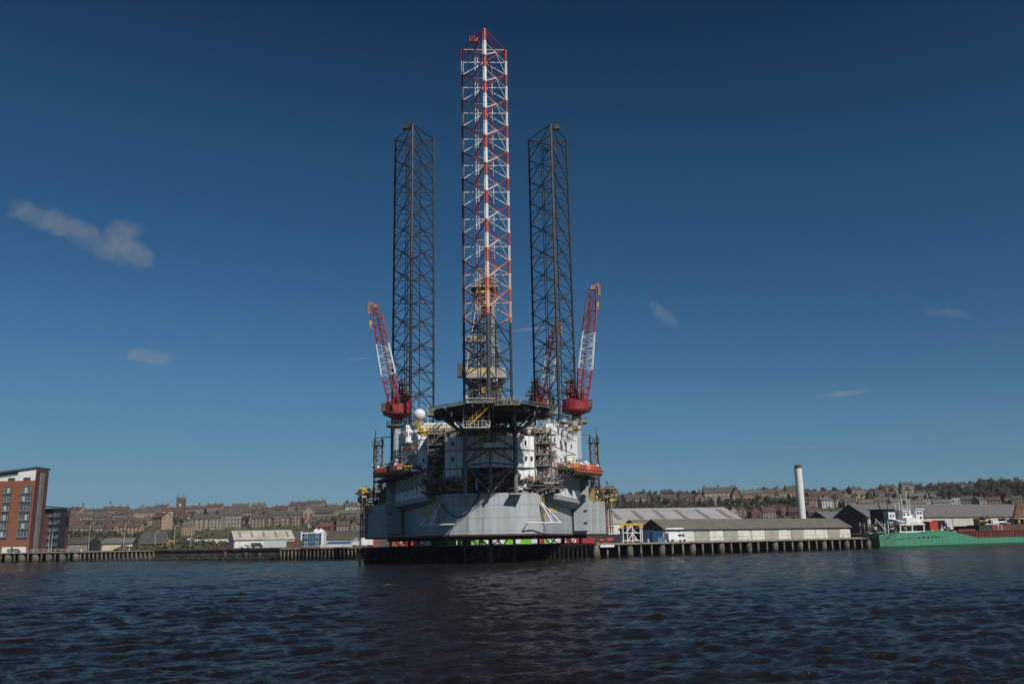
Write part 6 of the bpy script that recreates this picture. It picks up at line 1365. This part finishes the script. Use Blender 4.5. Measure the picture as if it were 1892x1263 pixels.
# ================================================================ TREES
m_bark = M('bark', (.06, .045, .035), (.04, .03, .025), .9)
TREE = {}
def tree_tpl(kind):
    if kind in TREE: return TREE[kind]
    rt = random.Random(hash(kind) % 1000 if 0 else len(TREE)*7+3)
    col, n, size, thin = {'bare brown': (((.085, .06, .045), (.13, .09, .065)), 900, .62, True), 'bare grey': (((.075, .065, .055), (.12, .105, .085)), 900, .62, True), 'budding green': (((.085, .095, .03), (.05, .06, .022)), 1000, .62, False),
        'dark evergreen': (((.018, .03, .014), (.03, .045, .02)), 1000, .7, False), 'dull green': (((.045, .055, .024), (.07, .07, .035)), 1000, .65, False)}[kind]
    t = thing('tree', 'x', 'tree', (0, 0, 0), 0, 'trees on the hillside', local=True)
    mb = MB(); mb.beam((0, 0, -3), (0, 0, 3), .32, 6, r2=.24); mb.beam((0, 0, 3), (.3, .1, 7), .24, 5, r2=.08)
    for _ in range(9):
        a = rt.uniform(0, 6.28); z = rt.uniform(2, 5.5); r_ = rt.uniform(1.6, 3.2); mb.beam((0, 0, z), (r_*math.cos(a), r_*math.sin(a), z+rt.uniform(1.2, 3.2)), .12, 4, r2=.04)
    mb.build('trunk', m_bark, t)
    mb = MB(); blobs = []
    if kind == 'dark evergreen': blobs = [(rt.uniform(-.5, .5), rt.uniform(-.5, .5), 1.5+k*1.05, 2.5-k*.26) for k in range(8)]
    else:
        for _ in range(11): a = rt.uniform(0, 6.28); r_ = rt.uniform(0, 2.4); blobs.append((r_*math.cos(a), r_*math.sin(a), rt.uniform(3.2, 7.6), rt.uniform(1.0, 1.9)))
    for _ in range(n):
        b_ = rt.choice(blobs); th = rt.uniform(0, 6.28); ph = math.acos(rt.uniform(-1, 1)); rad = b_[3]*rt.uniform(.35, 1.08)
        c = Vector((b_[0]+rad*math.sin(ph)*math.cos(th), b_[1]+rad*math.sin(ph)*math.sin(th), b_[2]+rad*math.cos(ph)*.85))
        e = Euler((rt.uniform(0, 6.28), rt.uniform(0, 6.28), rt.uniform(0, 6.28))).to_matrix(); s = size*rt.uniform(.5, 1.2)
        if thin: w = .06*rt.uniform(.7, 1.8); pts = [e @ Vector((-s, -w, 0)), e @ Vector((s, -w, 0)), e @ Vector((s*1.1, w, 0)), e @ Vector((-s*.9, w, 0))]
        else: w = s*.5; pts = [e @ Vector((-w, -w*.6, 0)), e @ Vector((w, -w*.5, .1)), e @ Vector((w*.8, w*.7, 0)), e @ Vector((-w*.9, w*.5, -.1))]
        mb.add([c+p for p in pts], [(0, 1, 2, 3)])
    mb.build('crown', M('foliage_'+kind.replace(' ', '_'), col[0], col[1], .85, scale=.45), t)
    TREE[kind] = [t, False]; return TREE[kind]
def tree(kind, px, Y, label, s, sz=1):
    T = tree_tpl(kind); x = X(px, Y, prof(Y)); z = ground_z(x, Y); rz = rr.uniform(0, 6.28)
    if not T[1]: T[1] = True; o = T[0]; o.location = (x, Y, z); o.rotation_euler = (0, 0, rz); o.scale = (s, s, s*sz); o['label'] = label
    else: copy_thing(T[0], (x, Y, z), rz, label, (s, s, s*sz))
def trow(rowname, p0, p1, Y, kinds, step, s0, s1, jit=15, sz=1):
    px = p0; i = 0
    while px < p1:
        k = rr.choice(kinds); tree(k, px, Y+rr.uniform(-jit, jit), f'{k} tree, {nth(i)} in {rowname}', rr.uniform(s0, s1), sz); i += 1; px += step*rr.uniform(.6, 1.4)
BR = ['bare brown', 'bare grey', 'bare brown', 'dull green']
trow('the left skyline tree row', 380, 690, 1100, ['dark evergreen', 'dull green', 'bare brown'], 25, 0.96, 1.62)
trow('the left middle tree row', 250, 690, 900, ['dull green', 'dark evergreen', 'budding green', 'bare brown'], 18, 0.84, 1.49)
trow('the left lower tree row', 580, 690, 760, ['budding green', 'dull green', 'bare brown'], 9, 0.84, 1.49)
trow('the left bush belt row', 128, 330, 640, ['dull green', 'budding green', 'bare brown'], 9, .6, .85)
trow('the left quay bush row', 330, 425, 420, ['dull green', 'dark evergreen', 'bare brown'], 11, .25, .42, 8)
trow('the left upper slope tree row', 135, 680, 1010, ['bare brown', 'dull green', 'bare grey'], 17, .8, 1.3)
trow('the left mid slope tree row', 135, 670, 815, ['bare brown', 'dull green', 'dark evergreen', 'bare grey'], 15, .7, 1.15)
trow('the right skyline tree row', 1165, 1500, 1130, BR+['bare grey'], 15, 1.19, 1.84)
trow('the right skyline tree row beyond the chimney', 1490, 1700, 1130, BR+['dull green'], 15, 1.19, 1.66)
trow('the far right wooded skyline', 1700, 1900, 1110, ['bare brown', 'bare grey', 'bare brown'], 6, 1.27, 1.87)
trow('the dark tree clump at the far right', 1815, 1900, 1030, ['bare brown', 'dull green', 'bare brown'], 5, 1.87, 2.76)
trow('the right upper tree row', 1130, 1500, 1000, BR+['dark evergreen'], 10, 1.07, 1.66)
trow('the right middle tree row', 1130, 1500, 870, ['dull green', 'budding green', 'bare brown', 'dark evergreen', 'bare grey'], 9, 1.07, 1.66)
trow('the right lower tree row', 1140, 1500, 780, ['budding green', 'dull green', 'bare brown'], 14, 0.83, 1.35)
trow('the tree row among the tan gables', 1500, 1780, 915, ['dark evergreen', 'dull green', 'bare brown'], 17, 0.87, 1.5)
trow('the dark wooded slope at the far right', 1745, 1900, 960, ['bare brown', 'dark evergreen', 'bare grey', 'dull green'], 6, 1.46, 2.21)
# low scrub on the banks: one uncountable mass
mb = MB(); rs = random.Random(4)
def scrub(p0, p1, Y0, Y1, n, h):
    for _ in range(n):
        px, Y = rs.uniform(p0, p1), rs.uniform(Y0, Y1); x = X0(px, Y); z = ground_z(x, Y); mb.mi = rs.choice((0, 0, 1, 2)); k = rs.uniform(.5, 1.6); cx, cy = x, Y
        for _ in range(7):
            e = Euler((rs.uniform(0, 6.28), rs.uniform(0, 6.28), 0)).to_matrix(); c = Vector((cx+rs.gauss(0, k), cy+rs.gauss(0, k), z+abs(rs.gauss(0, h*.5)))); s = rs.uniform(.3, .9)*k
            mb.add([c+e @ Vector(v) for v in ((-s, -s*.6, 0), (s, -s*.6, 0), (s*.7, s*.7, .1), (-s*.8, s*.6, 0))], [(0, 1, 2, 3)])
def X0(px, Y): return (px-CX-ROLL*350)/F*Y*1.02
scrub(125, 440, 445, 640, 1500, 1.8); scrub(125, 690, 600, 1060, 1500, 1.6); scrub(1120, 1900, 560, 1060, 2600, 1.8); scrub(250, 440, 345, 440, 300, 1.2)
sc_ = mb.build('scrub', [MATS['foliage_dull_green'], MATS['foliage_bare_brown'], MATS['foliage_budding_green']]); sc_['kind'] = 'stuff'; sc_['label'] = 'rough brown and green scrub covering the hillside banks'; sc_['category'] = 'scrub'
hzm = bpy.data.materials.new('thin_haze'); hzm.use_nodes = True; hn = hzm.node_tree.nodes; hn.clear()
pv = hn.new('ShaderNodeVolumePrincipled'); pv.inputs['Density'].default_value = HAZE; pv.inputs['Color'].default_value = (.80, .88, 1, 1); ho = hn.new('ShaderNodeOutputMaterial'); hzm.node_tree.links.new(pv.outputs[0], ho.inputs['Volume'])
mb = MB(); mb.b2(-4500, 4500, -200, 8200, -4.2, 140); hz_ = mb.build('haze', hzm); hz_['kind'] = 'stuff'
bpy.context.view_layer.update()
for o in bpy.data.objects:
    if '_o' in o: del o['_o']
